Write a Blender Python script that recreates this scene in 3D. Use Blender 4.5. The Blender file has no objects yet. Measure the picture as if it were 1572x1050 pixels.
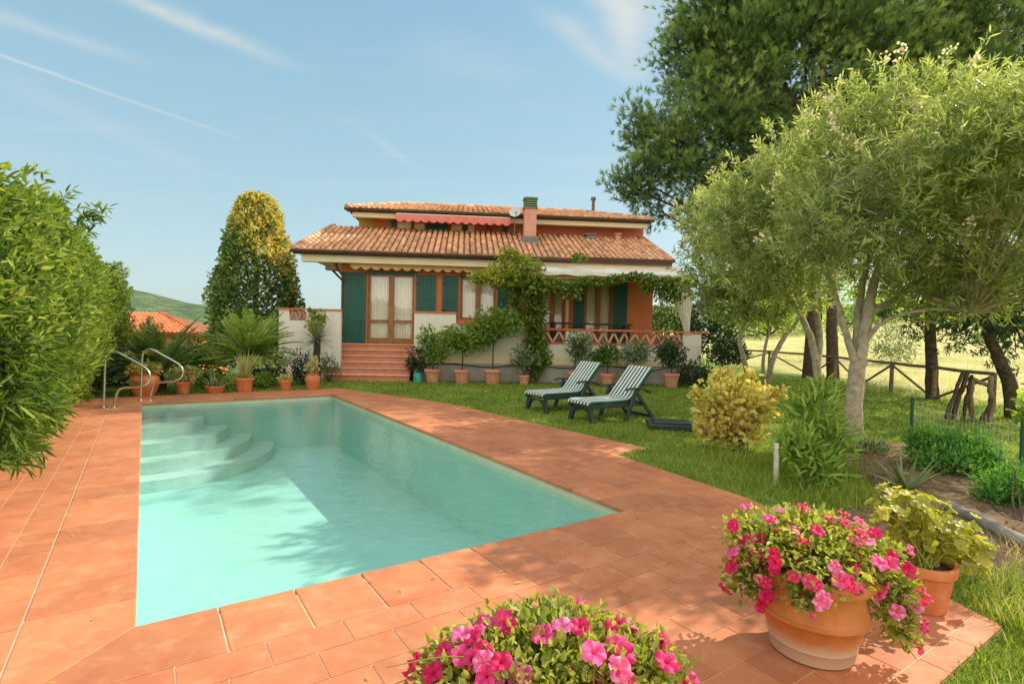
import bpy, bmesh, math, random
import numpy as np
from mathutils import Vector, Matrix
random.seed(7)
RNG = np.random.default_rng(11)
PI = math.pi
scene = bpy.context.scene
COL = scene.collection

# ------------------------------------------------------------------ camera
FPX, CH = 837.0, 1.7
PITCH, ROLL = math.atan(21 / 837), math.radians(1.3)
_f = np.array([0, math.cos(PITCH), -math.sin(PITCH)])
_r = np.array([math.cos(ROLL), 0, math.sin(ROLL)])
_r = _r - _f * (_r @ _f); _r /= np.linalg.norm(_r)
_u = np.cross(_r, _f)
CAM = np.array([0, 0, CH])
def ray(x, y): return _f * FPX + _r * (x - 786) - _u * (y - 525)
def G(x, y, z=0.0):                       # survey point on level z
    d = ray(x, y); p = CAM + d * ((z - CH) / d[2]); return np.array(p)
def D(x, y, Y):                           # survey point at distance Y
    d = ray(x, y); return CAM + d * (Y / d[1])
cd = bpy.data.cameras.new('camera'); cam = bpy.data.objects.new('camera', cd); COL.objects.link(cam)
M = Matrix(((_r[0], _u[0], -_f[0], 0), (_r[1], _u[1], -_f[1], 0), (_r[2], _u[2], -_f[2], CH), (0, 0, 0, 1)))
cam.matrix_world = M
cd.sensor_fit = 'HORIZONTAL'; cd.sensor_width = 36; cd.lens = 36 * FPX / 1572
cd.clip_start = 0.05; cd.clip_end = 20000
scene.camera = cam

# ------------------------------------------------------------------ materials
def lin(c):
    return tuple((x / 12.92 if x <= .04045 else ((x + .055) / 1.055) ** 2.4) for x in c)
def S(r, g, b): return lin((r / 255, g / 255, b / 255))
MATS = {}
def newmat(name):
    m = bpy.data.materials.new(name); m.use_nodes = True
    nt = m.node_tree; nt.nodes.clear()
    out = nt.nodes.new('ShaderNodeOutputMaterial')
    MATS[name] = m
    return m, nt, nt.nodes, nt.links, out
def rgba(c): return (c[0], c[1], c[2], 1)
def ramp(n, stops, interp='LINEAR'):
    r = n.new('ShaderNodeValToRGB'); r.color_ramp.interpolation = interp
    e = r.color_ramp.elements
    while len(e) < len(stops): e.new(.5)
    for q, (p, c) in zip(e, stops): q.position = p; q.color = rgba(c)
    return r
def mixc(n, l, fac, a, b, mode='MIX'):
    m = n.new('ShaderNodeMix'); m.data_type = 'RGBA'; m.blend_type = mode
    for sock, val in ((m.inputs[0], fac), (m.inputs[6], a), (m.inputs[7], b)):
        if hasattr(val, 'links') or hasattr(val, 'is_linked'): l.new(val, sock)
        elif isinstance(val, (int, float)): sock.default_value = val
        else: sock.default_value = rgba(val)
    return m.outputs[2]
def noise(n, l, scale, detail=4, rough=.55, vec=None, dist=0):
    t = n.new('ShaderNodeTexNoise'); t.inputs['Scale'].default_value = scale
    t.inputs['Detail'].default_value = detail; t.inputs['Roughness'].default_value = rough
    t.inputs['Distortion'].default_value = dist
    if vec is None:
        c = n.new('ShaderNodeTexCoord'); vec = c.outputs['Object']
    l.new(vec, t.inputs['Vector'])
    return t.outputs['Fac']
def pmat(name, a, b, scale=6, rough=.7, bump=.15, bscale=60, spec=.3, tint=0.0, stain_or_ripple=None, metal=0, streak=None, bdist=.01, wide=0):
    """two-tone noisy surface; tint: strength of the per-face 'v' attribute; stain: (colour, amount, scale)"""
    m, nt, n, l, out = newmat(name)
    bs = n.new('ShaderNodeBsdfPrincipled'); l.new(bs.outputs[0], out.inputs[0])
    f = noise(n, l, scale, 5, .6)
    r = ramp(n, [(.3, a), (.72, b)]); l.new(f, r.inputs[0]); c = r.outputs[0]
    if stain_or_ripple:
        sf = noise(n, l, stain_or_ripple[2], 6, .65)
        sr = ramp(n, [(.5, (0, 0, 0)), (.72, (1, 1, 1))]); l.new(sf, sr.inputs[0])
        mu = n.new('ShaderNodeMath'); mu.operation = 'MULTIPLY'; l.new(sr.outputs[0], mu.inputs[0]); mu.inputs[1].default_value = stain_or_ripple[1]
        c = mixc(n, l, mu.outputs[0], c, stain_or_ripple[0])
    if streak:                              # vertical weather streaks
        tc = n.new('ShaderNodeTexCoord'); mp = n.new('ShaderNodeMapping'); l.new(tc.outputs['Object'], mp.inputs[0])
        mp.inputs['Scale'].default_value = (6, 6, .5)
        sf = noise(n, l, 1.6, 5, .6, mp.outputs[0])
        sr = ramp(n, [(.5, (0, 0, 0)), (.75, (1, 1, 1))]); l.new(sf, sr.inputs[0])
        mu = n.new('ShaderNodeMath'); mu.operation = 'MULTIPLY'; l.new(sr.outputs[0], mu.inputs[0]); mu.inputs[1].default_value = streak[1]
        c = mixc(n, l, mu.outputs[0], c, streak[0])
    if tint:
        at = n.new('ShaderNodeAttribute'); at.attribute_name = 'v'
        tr = ramp(n, [(0, (1 - tint,) * 3), (1, (1 + tint * .6, 1 + tint * .5, 1 + tint * .4))])
        l.new(at.outputs['Fac'], tr.inputs[0]); c = mixc(n, l, 1.0, c, tr.outputs[0], 'MULTIPLY')
    if wide:
        wf = noise(n, l, .55, 5, .65); wr = ramp(n, [(.32, (1 - wide,) * 3), (.7, (1.06, 1.05, 1.04))]); l.new(wf, wr.inputs[0]); c = mixc(n, l, 1.0, c, wr.outputs[0], 'MULTIPLY')
        wf = noise(n, l, 2.6, 6, .7, None, .6); wr = ramp(n, [(.30, (1 - wide,) * 3), (.46, (1, 1, 1))]); l.new(wf, wr.inputs[0]); c = mixc(n, l, 1.0, c, wr.outputs[0], 'MULTIPLY')
    l.new(c, bs.inputs['Base Color'])
    bs.inputs['Roughness'].default_value = rough; bs.inputs['Specular IOR Level'].default_value = spec
    bs.inputs['Metallic'].default_value = metal
    if bump:
        bf = noise(n, l, bscale, 4, .6); bp = n.new('ShaderNodeBump'); bp.inputs['Strength'].default_value = bump
        bp.inputs['Distance'].default_value = bdist; l.new(bf, bp.inputs['Height']); l.new(bp.outputs[0], bs.inputs['Normal'])
    return m
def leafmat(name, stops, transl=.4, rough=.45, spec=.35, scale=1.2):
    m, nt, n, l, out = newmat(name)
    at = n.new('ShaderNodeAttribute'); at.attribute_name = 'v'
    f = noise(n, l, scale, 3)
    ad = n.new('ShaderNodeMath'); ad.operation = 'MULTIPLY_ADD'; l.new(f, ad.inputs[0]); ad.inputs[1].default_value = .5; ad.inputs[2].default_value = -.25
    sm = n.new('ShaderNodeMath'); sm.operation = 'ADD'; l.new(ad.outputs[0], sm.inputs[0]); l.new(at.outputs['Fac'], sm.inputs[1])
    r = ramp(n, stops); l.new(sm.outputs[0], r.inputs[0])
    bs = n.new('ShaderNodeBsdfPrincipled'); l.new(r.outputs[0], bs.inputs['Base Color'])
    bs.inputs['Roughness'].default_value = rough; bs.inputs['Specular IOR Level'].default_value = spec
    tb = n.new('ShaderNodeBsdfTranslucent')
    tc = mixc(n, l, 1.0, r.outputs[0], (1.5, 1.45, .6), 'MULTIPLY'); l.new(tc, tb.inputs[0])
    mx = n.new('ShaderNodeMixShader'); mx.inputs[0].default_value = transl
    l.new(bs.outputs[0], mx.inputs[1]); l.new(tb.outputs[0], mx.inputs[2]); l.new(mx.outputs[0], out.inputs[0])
    return m

TERRA = pmat('terracotta_paving', (.50, .165, .068), (.63, .24, .105), 2.2, .62, .12, 90, .35, tint=.17, wide=.11, stain_or_ripple=((.66, .36, .21), .5, 7))
GROUT = pmat('grout', (.66, .48, .32), (.80, .62, .44), 8, .9, .1)
POT = pmat('terracotta_pot', (.52, .15, .05), (.66, .23, .085), 7, .7, .15, 70, .3, stain_or_ripple=((.62, .36, .24), .45, 11))
POTPINK = pmat('pale_terracotta_pot', (.50, .21, .13), (.60, .29, .19), 7, .75, .12, 70, .25, stain_or_ripple=((.62, .45, .36), .5, 9))
STEPCLAY = pmat('step_clay', (.52, .19, .10), (.62, .27, .16), 5, .8, .15, 60, .2, tint=.1, stain_or_ripple=((.6, .4, .28), .5, 6))
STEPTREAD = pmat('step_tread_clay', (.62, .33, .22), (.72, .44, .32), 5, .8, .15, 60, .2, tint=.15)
SOIL = pmat('soil', (.045, .028, .016), (.11, .07, .04), 14, .95, .5, 50, .1)
PLASTER = pmat('white_plaster', (.68, .63, .54), (.80, .75, .66), 1.5, .85, .15, 60, .2, streak=((.56, .51, .43), .3))
CHIMWALL = pmat('faded_rose_stucco', (.60, .27, .19), (.70, .36, .27), 3, .85, .15, 60, .2, stain_or_ripple=((.45, .25, .18), .5, 5))
CREAM = pmat('cream_paint', (.74, .62, .40), (.80, .69, .47), 2, .7, .06, 60, .25)
GREYBASE = pmat('grey_plinth', (.36, .33, .29), (.50, .46, .41), 2.5, .9, .2, 50, .2, streak=((.28, .24, .2), .5))
ORANGE = pmat('orange_stucco', (.52, .17, .06), (.62, .225, .085), 1.6, .85, .12, 80, .2, stain_or_ripple=((.45, .15, .06), .4, 3))
REDWALL = pmat('rose_stucco', (.52, .16, .10), (.60, .21, .14), 1.6, .85, .12, 80, .2)
OCHRE = pmat('ochre_stucco', (.58, .34, .08), (.66, .41, .12), 1.6, .85, .12, 80, .2)
BROWNMETAL = pmat('brown_gutter_metal', (.085, .04, .025), (.13, .07, .045), 4, .45, .03, 40, .5)
ROOF = pmat('roof_tile_clay', (.64, .31, .16), (.80, .51, .32), 3, .8, .2, 60, .25, tint=.42, stain_or_ripple=((.42, .30, .18), .45, 5))
ROOFUNDER = pmat('roof_pan_clay', (.20, .075, .035), (.28, .12, .06), 3, .9, .1)
GREEN = pmat('green_shutter_paint', (.012, .085, .06), (.02, .115, .08), 3, .5, .05, 50, .4)
WOOD = pmat('varnished_wood', (.24, .095, .025), (.36, .16, .045), 5, .45, .08, 40, .4)
CLOTH = pmat('curtain_cloth', (.82, .77, .64), (.90, .86, .75), 3, .9, .15, 25, .1)
CANVAS = pmat('canvas', (.70, .66, .57), (.80, .76, .68), 2.5, .9, .12, 30, .1, stain_or_ripple=((.5, .46, .38), .4, 2))
AWNRED = pmat('red_awning_cloth', (.64, .17, .14), (.75, .25, .21), 3, .85, .1, 30, .1)
AWNORANGE = pmat('apricot_awning_cloth', (.76, .44, .22), (.84, .54, .30), 3, .85, .1, 30, .1)
TERRARED = pmat('clay_coping', (.54, .14, .055), (.66, .22, .10), 4, .75, .12, 60, .25, tint=.2)
BARK = pmat('pale_bark', (.32, .26, .18), (.58, .50, .38), 11, .9, 1.0, 16, .1, stain_or_ripple=((.17, .14, .10), .6, 7), bdist=.04)
DARKBARK = pmat('dark_bark', (.05, .036, .025), (.14, .10, .07), 9, .95, 1.0, 14, .1, bdist=.04)
TIMBER = pmat('weathered_timber', (.16, .11, .065), (.28, .21, .13), 7, .9, .4, 30, .1)
LOGGREY = pmat('grey_log', (.22, .19, .16), (.36, .32, .27), 7, .9, .5, 25, .1)
DKPLASTIC = pmat('dark_green_plastic', (.022, .038, .036), (.034, .054, .05), 4, .42, .03, 60, .45)
GREENMETAL = pmat('green_metal', (.012, .07, .04), (.02, .095, .055), 4, .5, .03, 60, .4)
WIRE = pmat('galvanised_wire', (.36, .42, .38), (.46, .52, .48), 4, .5, 0, 60, .4)
TEAL = pmat('teal_plastic', (.04, .30, .25), (.06, .38, .32), 3, .4, .03, 60, .4)
BLACKPIPE = pmat('black_pipe', (.02, .018, .015), (.035, .03, .027), 5, .5, 0)
TABLEDARK = pmat('dark_table', (.03, .022, .016), (.06, .045, .03), 5, .45, .05)
DISH = pmat('dish_paint', (.55, .57, .58), (.66, .68, .69), 3, .45, .03)
CHIMCAP = pmat('weathered_copper', (.10, .17, .11), (.22, .27, .17), 5, .8, .25, 40, .2)
STAKEW = pmat('bleached_stake', (.55, .50, .42), (.72, .68, .60), 8, .85, .4, 40, .1, stain_or_ripple=((.15, .13, .1), .5, 12))
LEAD = pmat('lead_flashing', (.14, .13, .12), (.24, .22, .2), 5, .6, .2)
def steel():
    m, nt, n, l, out = newmat('polished_steel')
    bs = n.new('ShaderNodeBsdfPrincipled'); l.new(bs.outputs[0], out.inputs[0])
    bs.inputs['Base Color'].default_value = (.72, .68, .6, 1); bs.inputs['Metallic'].default_value = 1
    f = noise(n, l, 20, 3); r = ramp(n, [(0, (.12,) * 3), (1, (.3,) * 3)]); l.new(f, r.inputs[0]); l.new(r.outputs[0], bs.inputs['Roughness'])
    return m
STEEL = steel()
def glass():
    m, nt, n, l, out = newmat('window_glass')
    tr = n.new('ShaderNodeBsdfTransparent'); tr.inputs[0].default_value = (.97, .97, .94, 1)
    gl = n.new('ShaderNodeBsdfGlossy'); gl.inputs['Roughness'].default_value = .03
    bf = noise(n, l, 1.5, 2); bp = n.new('ShaderNodeBump'); bp.inputs['Strength'].default_value = .15; bp.inputs['Distance'].default_value = .05
    l.new(bf, bp.inputs['Height']); l.new(bp.outputs[0], gl.inputs['Normal'])
    mx = n.new('ShaderNodeMixShader'); mx.inputs[0].default_value = .13
    l.new(tr.outputs[0], mx.inputs[1]); l.new(gl.outputs[0], mx.inputs[2]); l.new(mx.outputs[0], out.inputs[0])
    return m
GLASS = glass()
def water():
    m, nt, n, l, out = newmat('pool_water')
    tc = n.new('ShaderNodeTexCoord')
    b1 = noise(n, l, 5.5, 3, .5, tc.outputs['Object'], .4)
    b2 = noise(n, l, 26, 3, .55, tc.outputs['Object'], .3)
    ad = n.new('ShaderNodeMath'); ad.operation = 'MULTIPLY_ADD'; l.new(b2, ad.inputs[0]); ad.inputs[1].default_value = .22; l.new(b1, ad.inputs[2])
    bp = n.new('ShaderNodeBump'); bp.inputs['Strength'].default_value = .35; bp.inputs['Distance'].default_value = .025; l.new(ad.outputs[0], bp.inputs['Height'])
    tr = n.new('ShaderNodeBsdfTransparent'); tr.inputs[0].default_value = (.81, .985, .945, 1)
    gl = n.new('ShaderNodeBsdfGlossy'); gl.inputs['Roughness'].default_value = .04; l.new(bp.outputs[0], gl.inputs['Normal'])
    fr = n.new('ShaderNodeFresnel'); gm_ = n.new('ShaderNodeNewGeometry'); im = n.new('ShaderNodeMapRange'); l.new(gm_.outputs['Backfacing'], im.inputs[0]); im.inputs[3].default_value = 1.33; im.inputs[4].default_value = 1 / 1.33
    l.new(im.outputs[0], fr.inputs['IOR']); l.new(bp.outputs[0], fr.inputs['Normal'])
    mx = n.new('ShaderNodeMixShader'); l.new(fr.outputs[0], mx.inputs[0])
    l.new(tr.outputs[0], mx.inputs[1]); l.new(gl.outputs[0], mx.inputs[2]); l.new(mx.outputs[0], out.inputs[0])
    return m
WATER = water()
LINER = pmat('pool_plaster', (.41, .62, .555), (.48, .67, .61), 3, .8, .4, 90, .2, stain_or_ripple=((.34, .50, .45), .5, 40))  # fine speckle paints the rippled light of the water onto the floor
STEPW = pmat('pool_step_plaster', (.50, .58, .51), (.57, .64, .57), 3, .8, .1, 120, .2)
WATERLINE = pmat('pool_rim_plaster', (.56, .55, .40), (.66, .66, .50), 3, .8, .1, 120, .2)
def striped():
    m, nt, n, l, out = newmat('striped_cushion_cloth')
    bs = n.new('ShaderNodeBsdfPrincipled'); l.new(bs.outputs[0], out.inputs[0]); bs.inputs['Roughness'].default_value = .9
    bs.inputs['Specular IOR Level'].default_value = .1
    at = n.new('ShaderNodeAttribute'); at.attribute_name = 'stripe'
    sn = n.new('ShaderNodeMath'); sn.operation = 'FRACT'; l.new(at.outputs['Fac'], sn.inputs[0])
    r = ramp(n, [(0, (.72, .73, .68)), (.5, (.03, .12, .095)), (.64, (.14, .26, .22)), (.70, (.03, .12, .095))], 'CONSTANT'); l.new(sn.outputs[0], r.inputs[0])
    f = noise(n, l, 6, 4); c = mixc(n, l, f, r.outputs[0], (.75, .72, .66), 'MULTIPLY'); c2 = mixc(n, l, .45, r.outputs[0], c)
    l.new(c2, bs.inputs['Base Color'])
    bf = noise(n, l, 220, 2); bp = n.new('ShaderNodeBump'); bp.inputs['Strength'].default_value = .15; bp.inputs['Distance'].default_value = .004
    l.new(bf, bp.inputs['Height']); l.new(bp.outputs[0], bs.inputs['Normal'])
    return m
STRIPED = striped()
def bigpot():
    m, nt, n, l, out = newmat('stained_terracotta')
    bs = n.new('ShaderNodeBsdfPrincipled'); l.new(bs.outputs[0], out.inputs[0]); bs.inputs['Roughness'].default_value = .6
    f = noise(n, l, 5, 5, .6); r = ramp(n, [(.3, (.46, .14, .035)), (.7, (.62, .23, .06))]); l.new(f, r.inputs[0])
    tc = n.new('ShaderNodeTexCoord'); sp = n.new('ShaderNodeSeparateXYZ'); l.new(tc.outputs['Object'], sp.inputs[0])
    f2 = noise(n, l, 9, 5, .6)
    ad = n.new('ShaderNodeMath'); ad.operation = 'MULTIPLY_ADD'; l.new(f2, ad.inputs[0]); ad.inputs[1].default_value = .11; l.new(sp.outputs[2], ad.inputs[2])
    r2 = ramp(n, [(.14, (1, 1, 1)), (.21, (0, 0, 0))]); l.new(ad.outputs[0], r2.inputs[0])
    mu = n.new('ShaderNodeMath'); mu.operation = 'MULTIPLY'; l.new(r2.outputs[0], mu.inputs[0]); mu.inputs[1].default_value = .75
    c = mixc(n, l, mu.outputs[0], r.outputs[0], (.52, .40, .28)); l.new(c, bs.inputs['Base Color'])
    bf = noise(n, l, 60, 4); bp = n.new('ShaderNodeBump'); bp.inputs['Strength'].default_value = .2; bp.inputs['Distance'].default_value = .01
    l.new(bf, bp.inputs['Height']); l.new(bp.outputs[0], bs.inputs['Normal'])
    return m
BIGPOT = bigpot()

L_HEDGE = leafmat('hedge_leaf', [(0, (.018, .045, .012)), (.35, (.075, .14, .024)), (.7, (.21, .30, .05)), (1, (.42, .47, .13))], .42, .6, .2)
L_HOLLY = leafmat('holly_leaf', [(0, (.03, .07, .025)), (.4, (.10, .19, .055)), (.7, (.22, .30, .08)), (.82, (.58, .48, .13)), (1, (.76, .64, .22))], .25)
L_OLE = leafmat('oleander_leaf', [(0, (.09, .15, .05)), (.4, (.25, .32, .11)), (.75, (.47, .51, .23)), (1, (.64, .64, .36))], .45, .4)
L_OLED = leafmat('dark_evergreen_leaf', [(0, (.02, .045, .022)), (.5, (.045, .09, .04)), (1, (.10, .17, .07))], .35, .45)
L_PINE = leafmat('pine_needle', [(0, (.05, .09, .05)), (.45, (.15, .245, .10)), (.8, (.29, .39, .15)), (1, (.48, .54, .24))], .48, .55, scale=.5)
L_CYC = leafmat('cycad_leaf', [(0, (.03, .07, .016)), (.5, (.11, .20, .035)), (1, (.36, .44, .08))], .3, .35, .5)
L_CYCL = leafmat('light_cycad_leaf', [(0, (.06, .12, .02)), (.5, (.22, .34, .055)), (1, (.54, .58, .16))], .35, .35, .5)
L_LEMON = leafmat('lemon_leaf', [(0, (.04, .10, .02)), (.5, (.13, .24, .04)), (1, (.34, .44, .08))], .38)
L_GREY = leafmat('grey_green_leaf', [(0, (.07, .11, .06)), (.5, (.18, .24, .13)), (1, (.40, .45, .30))], .3)
L_VINE = leafmat('vine_leaf', [(0, (.04, .09, .016)), (.5, (.15, .23, .04)), (1, (.54, .52, .10))], .45)
L_YEL = leafmat('yellowing_leaf', [(0, (.26, .19, .06)), (.35, (.54, .44, .13)), (.65, (.72, .62, .22)), (.85, (.50, .52, .14)), (1, (.40, .48, .12))], .4)
L_SHRUB = leafmat('bright_shrub_leaf', [(0, (.07, .15, .022)), (.5, (.22, .36, .06)), (1, (.44, .54, .14))], .42)
L_FERN = leafmat('fern_leaf', [(0, (.03, .11, .02)), (.5, (.09, .26, .045)), (1, (.2, .40, .08))], .4)
L_PET = leafmat('petunia_leaf', [(0, (.07, .11, .02)), (.5, (.25, .30, .05)), (1, (.55, .54, .14))], .4)
L_GER = leafmat('geranium_leaf', [(0, (.17, .19, .03)), (.5, (.42, .42, .07)), (1, (.60, .55, .14))], .4)
L_ALOE = leafmat('aloe_leaf', [(0, (.12, .17, .07)), (.5, (.26, .32, .14)), (1, (.50, .50, .24))], .15, .4, .4)
L_AGAVE = leafmat('agave_leaf', [(0, (.28, .30, .07)), (.5, (.48, .46, .16)), (1, (.66, .60, .30))], .2, .4, .4)
L_SUCC = leafmat('cream_succulent_leaf', [(0, (.30, .22, .06)), (.5, (.52, .44, .20)), (1, (.72, .62, .34))], .3)
L_GRASS = leafmat('grass_blade', [(0, (.09, .15, .02)), (.45, (.23, .32, .045)), (.8, (.40, .45, .08)), (1, (.56, .50, .16))], .4, .5, .25, scale=.45)
L_DRY = leafmat('dry_grass', [(0, (.42, .36, .13)), (.5, (.60, .54, .24)), (1, (.74, .68, .38))], .35, .6, .1, scale=.3)
F_WHITE = leafmat('white_petal', [(0, (.70, .55, .50)), (1, (.86, .80, .74))], .35)
F_PINK = leafmat('pink_petal', [(0, (.56, .012, .08)), (.45, (.74, .05, .21)), (.8, (.82, .15, .38)), (1, (.86, .34, .56))], .32, .5, .2, scale=9)
FTHROAT = pmat('pale_throat', (.8, .5, .6), (.85, .6, .68), 5, .6, 0)

# ------------------------------------------------------------------ mesh helpers
class MB:
    def __init__(s): s.v, s.f, s.t, s.m = [], [], [], []
    def add(s, verts, faces, t=.5, mi=0):
        o = len(s.v); s.v += [tuple(map(float, p)) for p in verts]
        for f in faces: s.f.append([i + o for i in f]); s.t.append(t); s.m.append(mi)
        return s
    def box(s, c, d, R=None, t=.5, mi=0):
        x, y, z = d[0] / 2, d[1] / 2, d[2] / 2
        P = [Vector((a * x, b * y, e * z)) for e in (-1, 1) for b in (-1, 1) for a in (-1, 1)]
        if R is not None: P = [R @ p for p in P]
        c = Vector(c)
        return s.add([p + c for p in P], [(0, 2, 3, 1), (4, 5, 7, 6), (0, 1, 5, 4), (2, 6, 7, 3), (0, 4, 6, 2), (1, 3, 7, 5)], t, mi)
    def span(s, lo, hi, t=.5, mi=0):
        return s.box([(a + b) / 2 for a, b in zip(lo, hi)], [abs(b - a) for a, b in zip(lo, hi)], None, t, mi)
    def prism(s, poly, d, t=.5, mi=0):       # poly: 3D points, extruded by vector d
        n = len(poly); d = Vector(d); A = [Vector(p) for p in poly]
        return s.add(A + [p + d for p in A], [tuple(range(n))[::-1], tuple(range(n, 2 * n))] + [(i, (i + 1) % n, n + (i + 1) % n, n + i) for i in range(n)], t, mi)
    def bar(s, a, b, w, h, up=(0, 0, 1), t=.5, mi=0):
        a, b = Vector(a), Vector(b); d = (b - a); L = d.length; d.normalize()
        x = d.cross(Vector(up)); x = x.normalized() if x.length > 1e-5 else Vector((1, 0, 0))
        z = x.cross(d); R = Matrix((x, d, z)).transposed()
        return s.box((a + b) / 2, (w, L, h), R, t, mi)
    def tube(s, path, rad, n=8, t=.5, mi=0, cap=True):
        P = [Vector(p) for p in path]; N = len(P)
        if not hasattr(rad, '__len__'): rad = [rad] * N
        ref = None; V = []; F = []
        for i in range(N):
            d = (P[min(i + 1, N - 1)] - P[max(i - 1, 0)]).normalized()
            if ref is None:
                ref = d.cross(Vector((0, 0, 1)) if abs(d.z) < .9 else Vector((1, 0, 0))).normalized()
            ref = (ref - d * ref.dot(d)); ref = ref.normalized() if ref.length > 1e-6 else d.orthogonal().normalized()
            q = d.cross(ref)
            for k in range(n):
                a = 2 * PI * k / n; V.append(P[i] + (ref * math.cos(a) + q * math.sin(a)) * rad[i])
        for i in range(N - 1):
            for k in range(n):
                F.append((i * n + k, i * n + (k + 1) % n, (i + 1) * n + (k + 1) % n, (i + 1) * n + k))
        if cap: F += [tuple(range(n))[::-1], tuple(range((N - 1) * n, N * n))]
        return s.add(V, F, t, mi)
    def lathe(s, prof, n=32, c=(0, 0, 0), t=.5, mi=0):
        V = []; F = []; N = len(prof)
        for r, z in prof:
            for k in range(n):
                a = 2 * PI * k / n; V.append((c[0] + r * math.cos(a), c[1] + r * math.sin(a), c[2] + z))
        for i in range(N - 1):
            for k in range(n):
                F.append((i * n + k, i * n + (k + 1) % n, (i + 1) * n + (k + 1) % n, (i + 1) * n + k))
        return s.add(V, F, t, mi)
    def build(s, name, mat, parent=None, smooth=False, bevel=0):
        me = bpy.data.meshes.new(name); me.from_pydata(s.v, [], s.f); me.update()
        a = me.attributes.new('v', 'FLOAT', 'FACE'); a.data.foreach_set('value', np.array(s.t, dtype=np.float32))
        for q in (mat if isinstance(mat, (list, tuple)) else [mat]): me.materials.append(q)
        me.polygons.foreach_set('material_index', np.array(s.m, dtype=np.int32))
        o = link(name, me, parent)
        if smooth: smoothed(me)
        if bevel:
            b = o.modifiers.new('bevel', 'BEVEL'); b.width = bevel; b.segments = 2; b.limit_method = 'ANGLE'
        return o
def smoothed(me, ang=40):
    me.polygons.foreach_set('use_smooth', np.ones(len(me.polygons), dtype=bool))
    bm = bmesh.new(); bm.from_mesh(me); c = math.radians(ang)
    for e in bm.edges:
        if len(e.link_faces) == 2 and e.calc_face_angle(0) > c: e.smooth = False
    bm.to_mesh(me); bm.free()
def link(name, me, parent=None):
    o = bpy.data.objects.new(name, me); COL.objects.link(o)
    if parent is not None: o.parent = parent
    return o
def tag(o, label=None, cat=None, group=None, kind=None):
    if label: o['label'] = label
    if cat: o['category'] = cat
    if group: o['group'] = group
    if kind: o['kind'] = kind
    return o
def thing(name, label, cat, loc=(0, 0, 0), rz=0, group=None):
    o = link(name, None); o.location = loc; o.rotation_euler = (0, 0, rz); o.empty_display_size = .1
    return tag(o, label, cat, group)
def struct(o, label=None): return tag(o, label, None, None, 'structure')

def unit(a): return a / np.maximum(np.linalg.norm(a, axis=-1, keepdims=True), 1e-9)
def rnd(n, k=3): return unit(RNG.normal(size=(n, k)))
def leaves(name, P, Dr, L, W, v, mat, parent=None, fold=.25, droop=.0, shape='leaf', up=None):
    """P base points, Dr directions: one six-sided folded leaf for each point"""
    n = len(P); P = np.asarray(P, float); Dr = unit(np.asarray(Dr, float))
    L = np.broadcast_to(np.asarray(L, float), (n,))[:, None]; W = np.broadcast_to(np.asarray(W, float), (n,))[:, None]
    if up is None: up = rnd(n) * .7 + np.array([0, 0, .6])
    sd = unit(np.cross(Dr, up)); nm = np.cross(sd, Dr)
    if shape == 'blade':
        V = np.stack([P - sd * W * .5, P + sd * W * .5, P + Dr * L * .55 + sd * W * .35 - nm * droop * L * .1, P + Dr * L - nm * L * droop, P + Dr * L * .55 - sd * W * .35 - nm * droop * L * .1], 1)
        k = 5; idx = np.array([0, 1, 2, 4, 4, 2, 3]); nf = 2
        loops = (np.arange(n)[:, None] * k + idx).ravel(); tot = np.tile([4, 3], n)
    else:
        a, b = ((.3, .65) if shape == 'leaf' else (.35, .8))
        wa, wb = ((.5, .42) if shape == 'leaf' else (.5, .5))
        lift = nm * W * fold; dr = -nm * L * droop
        V = np.stack([P, P + Dr * L * a + sd * W * wa + lift + dr * .15, P + Dr * L * b + sd * W * wb + lift + dr * .5, P + Dr * L + dr,
                      P + Dr * L * b - sd * W * wb + lift + dr * .5, P + Dr * L * a - sd * W * wa + lift + dr * .15], 1)
        k = 6; idx = np.array([0, 1, 2, 3, 0, 3, 4, 5]); nf = 2
        loops = (np.arange(n)[:, None] * k + idx).ravel(); tot = np.full(n * 2, 4)
    me = bpy.data.meshes.new(name)
    me.vertices.add(n * k); me.vertices.foreach_set('co', V.astype(np.float32).ravel())
    me.loops.add(len(loops)); me.loops.foreach_set('vertex_index', loops.astype(np.int32))
    me.polygons.add(len(tot)); st = np.concatenate([[0], np.cumsum(tot)[:-1]])
    me.polygons.foreach_set('loop_start', st.astype(np.int32)); me.polygons.foreach_set('loop_total', tot.astype(np.int32))
    me.update(calc_edges=True)
    at = me.attributes.new('v', 'FLOAT', 'FACE'); at.data.foreach_set('value', np.repeat(np.clip(v, 0, 1), nf).astype(np.float32))
    me.materials.append(mat)
    return link(name, me, parent)
def ell(n, c, r, shell=.35, flat=None):
    """points in an ellipsoid, biased to the shell; returns points, outward dirs, depth 0..1 (1 = surface)"""
    d = rnd(n); q = 1 - shell * RNG.random(n) ** 1.3
    lump = 1 + .16 * np.sin(d[:, 0] * 7 + c[0] * 3) * np.cos(d[:, 1] * 6 + c[1]) + .1 * np.sin(d[:, 2] * 9 + c[0])
    return np.array(c) + d * np.array(r) * (q * lump)[:, None], d, (q - (1 - shell)) / shell
def blobs(specs, n, shell=.4):
    w = np.array([(r[0] * r[1] + r[1] * r[2] + r[0] * r[2]) for c, r in specs]); w = w / w.sum()
    A = [ell(max(3, int(n * q)), c, r, shell) for (c, r), q in zip(specs, w)]
    return np.concatenate([a[0] for a in A]), np.concatenate([a[1] for a in A]), np.concatenate([a[2] for a in A])
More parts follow.
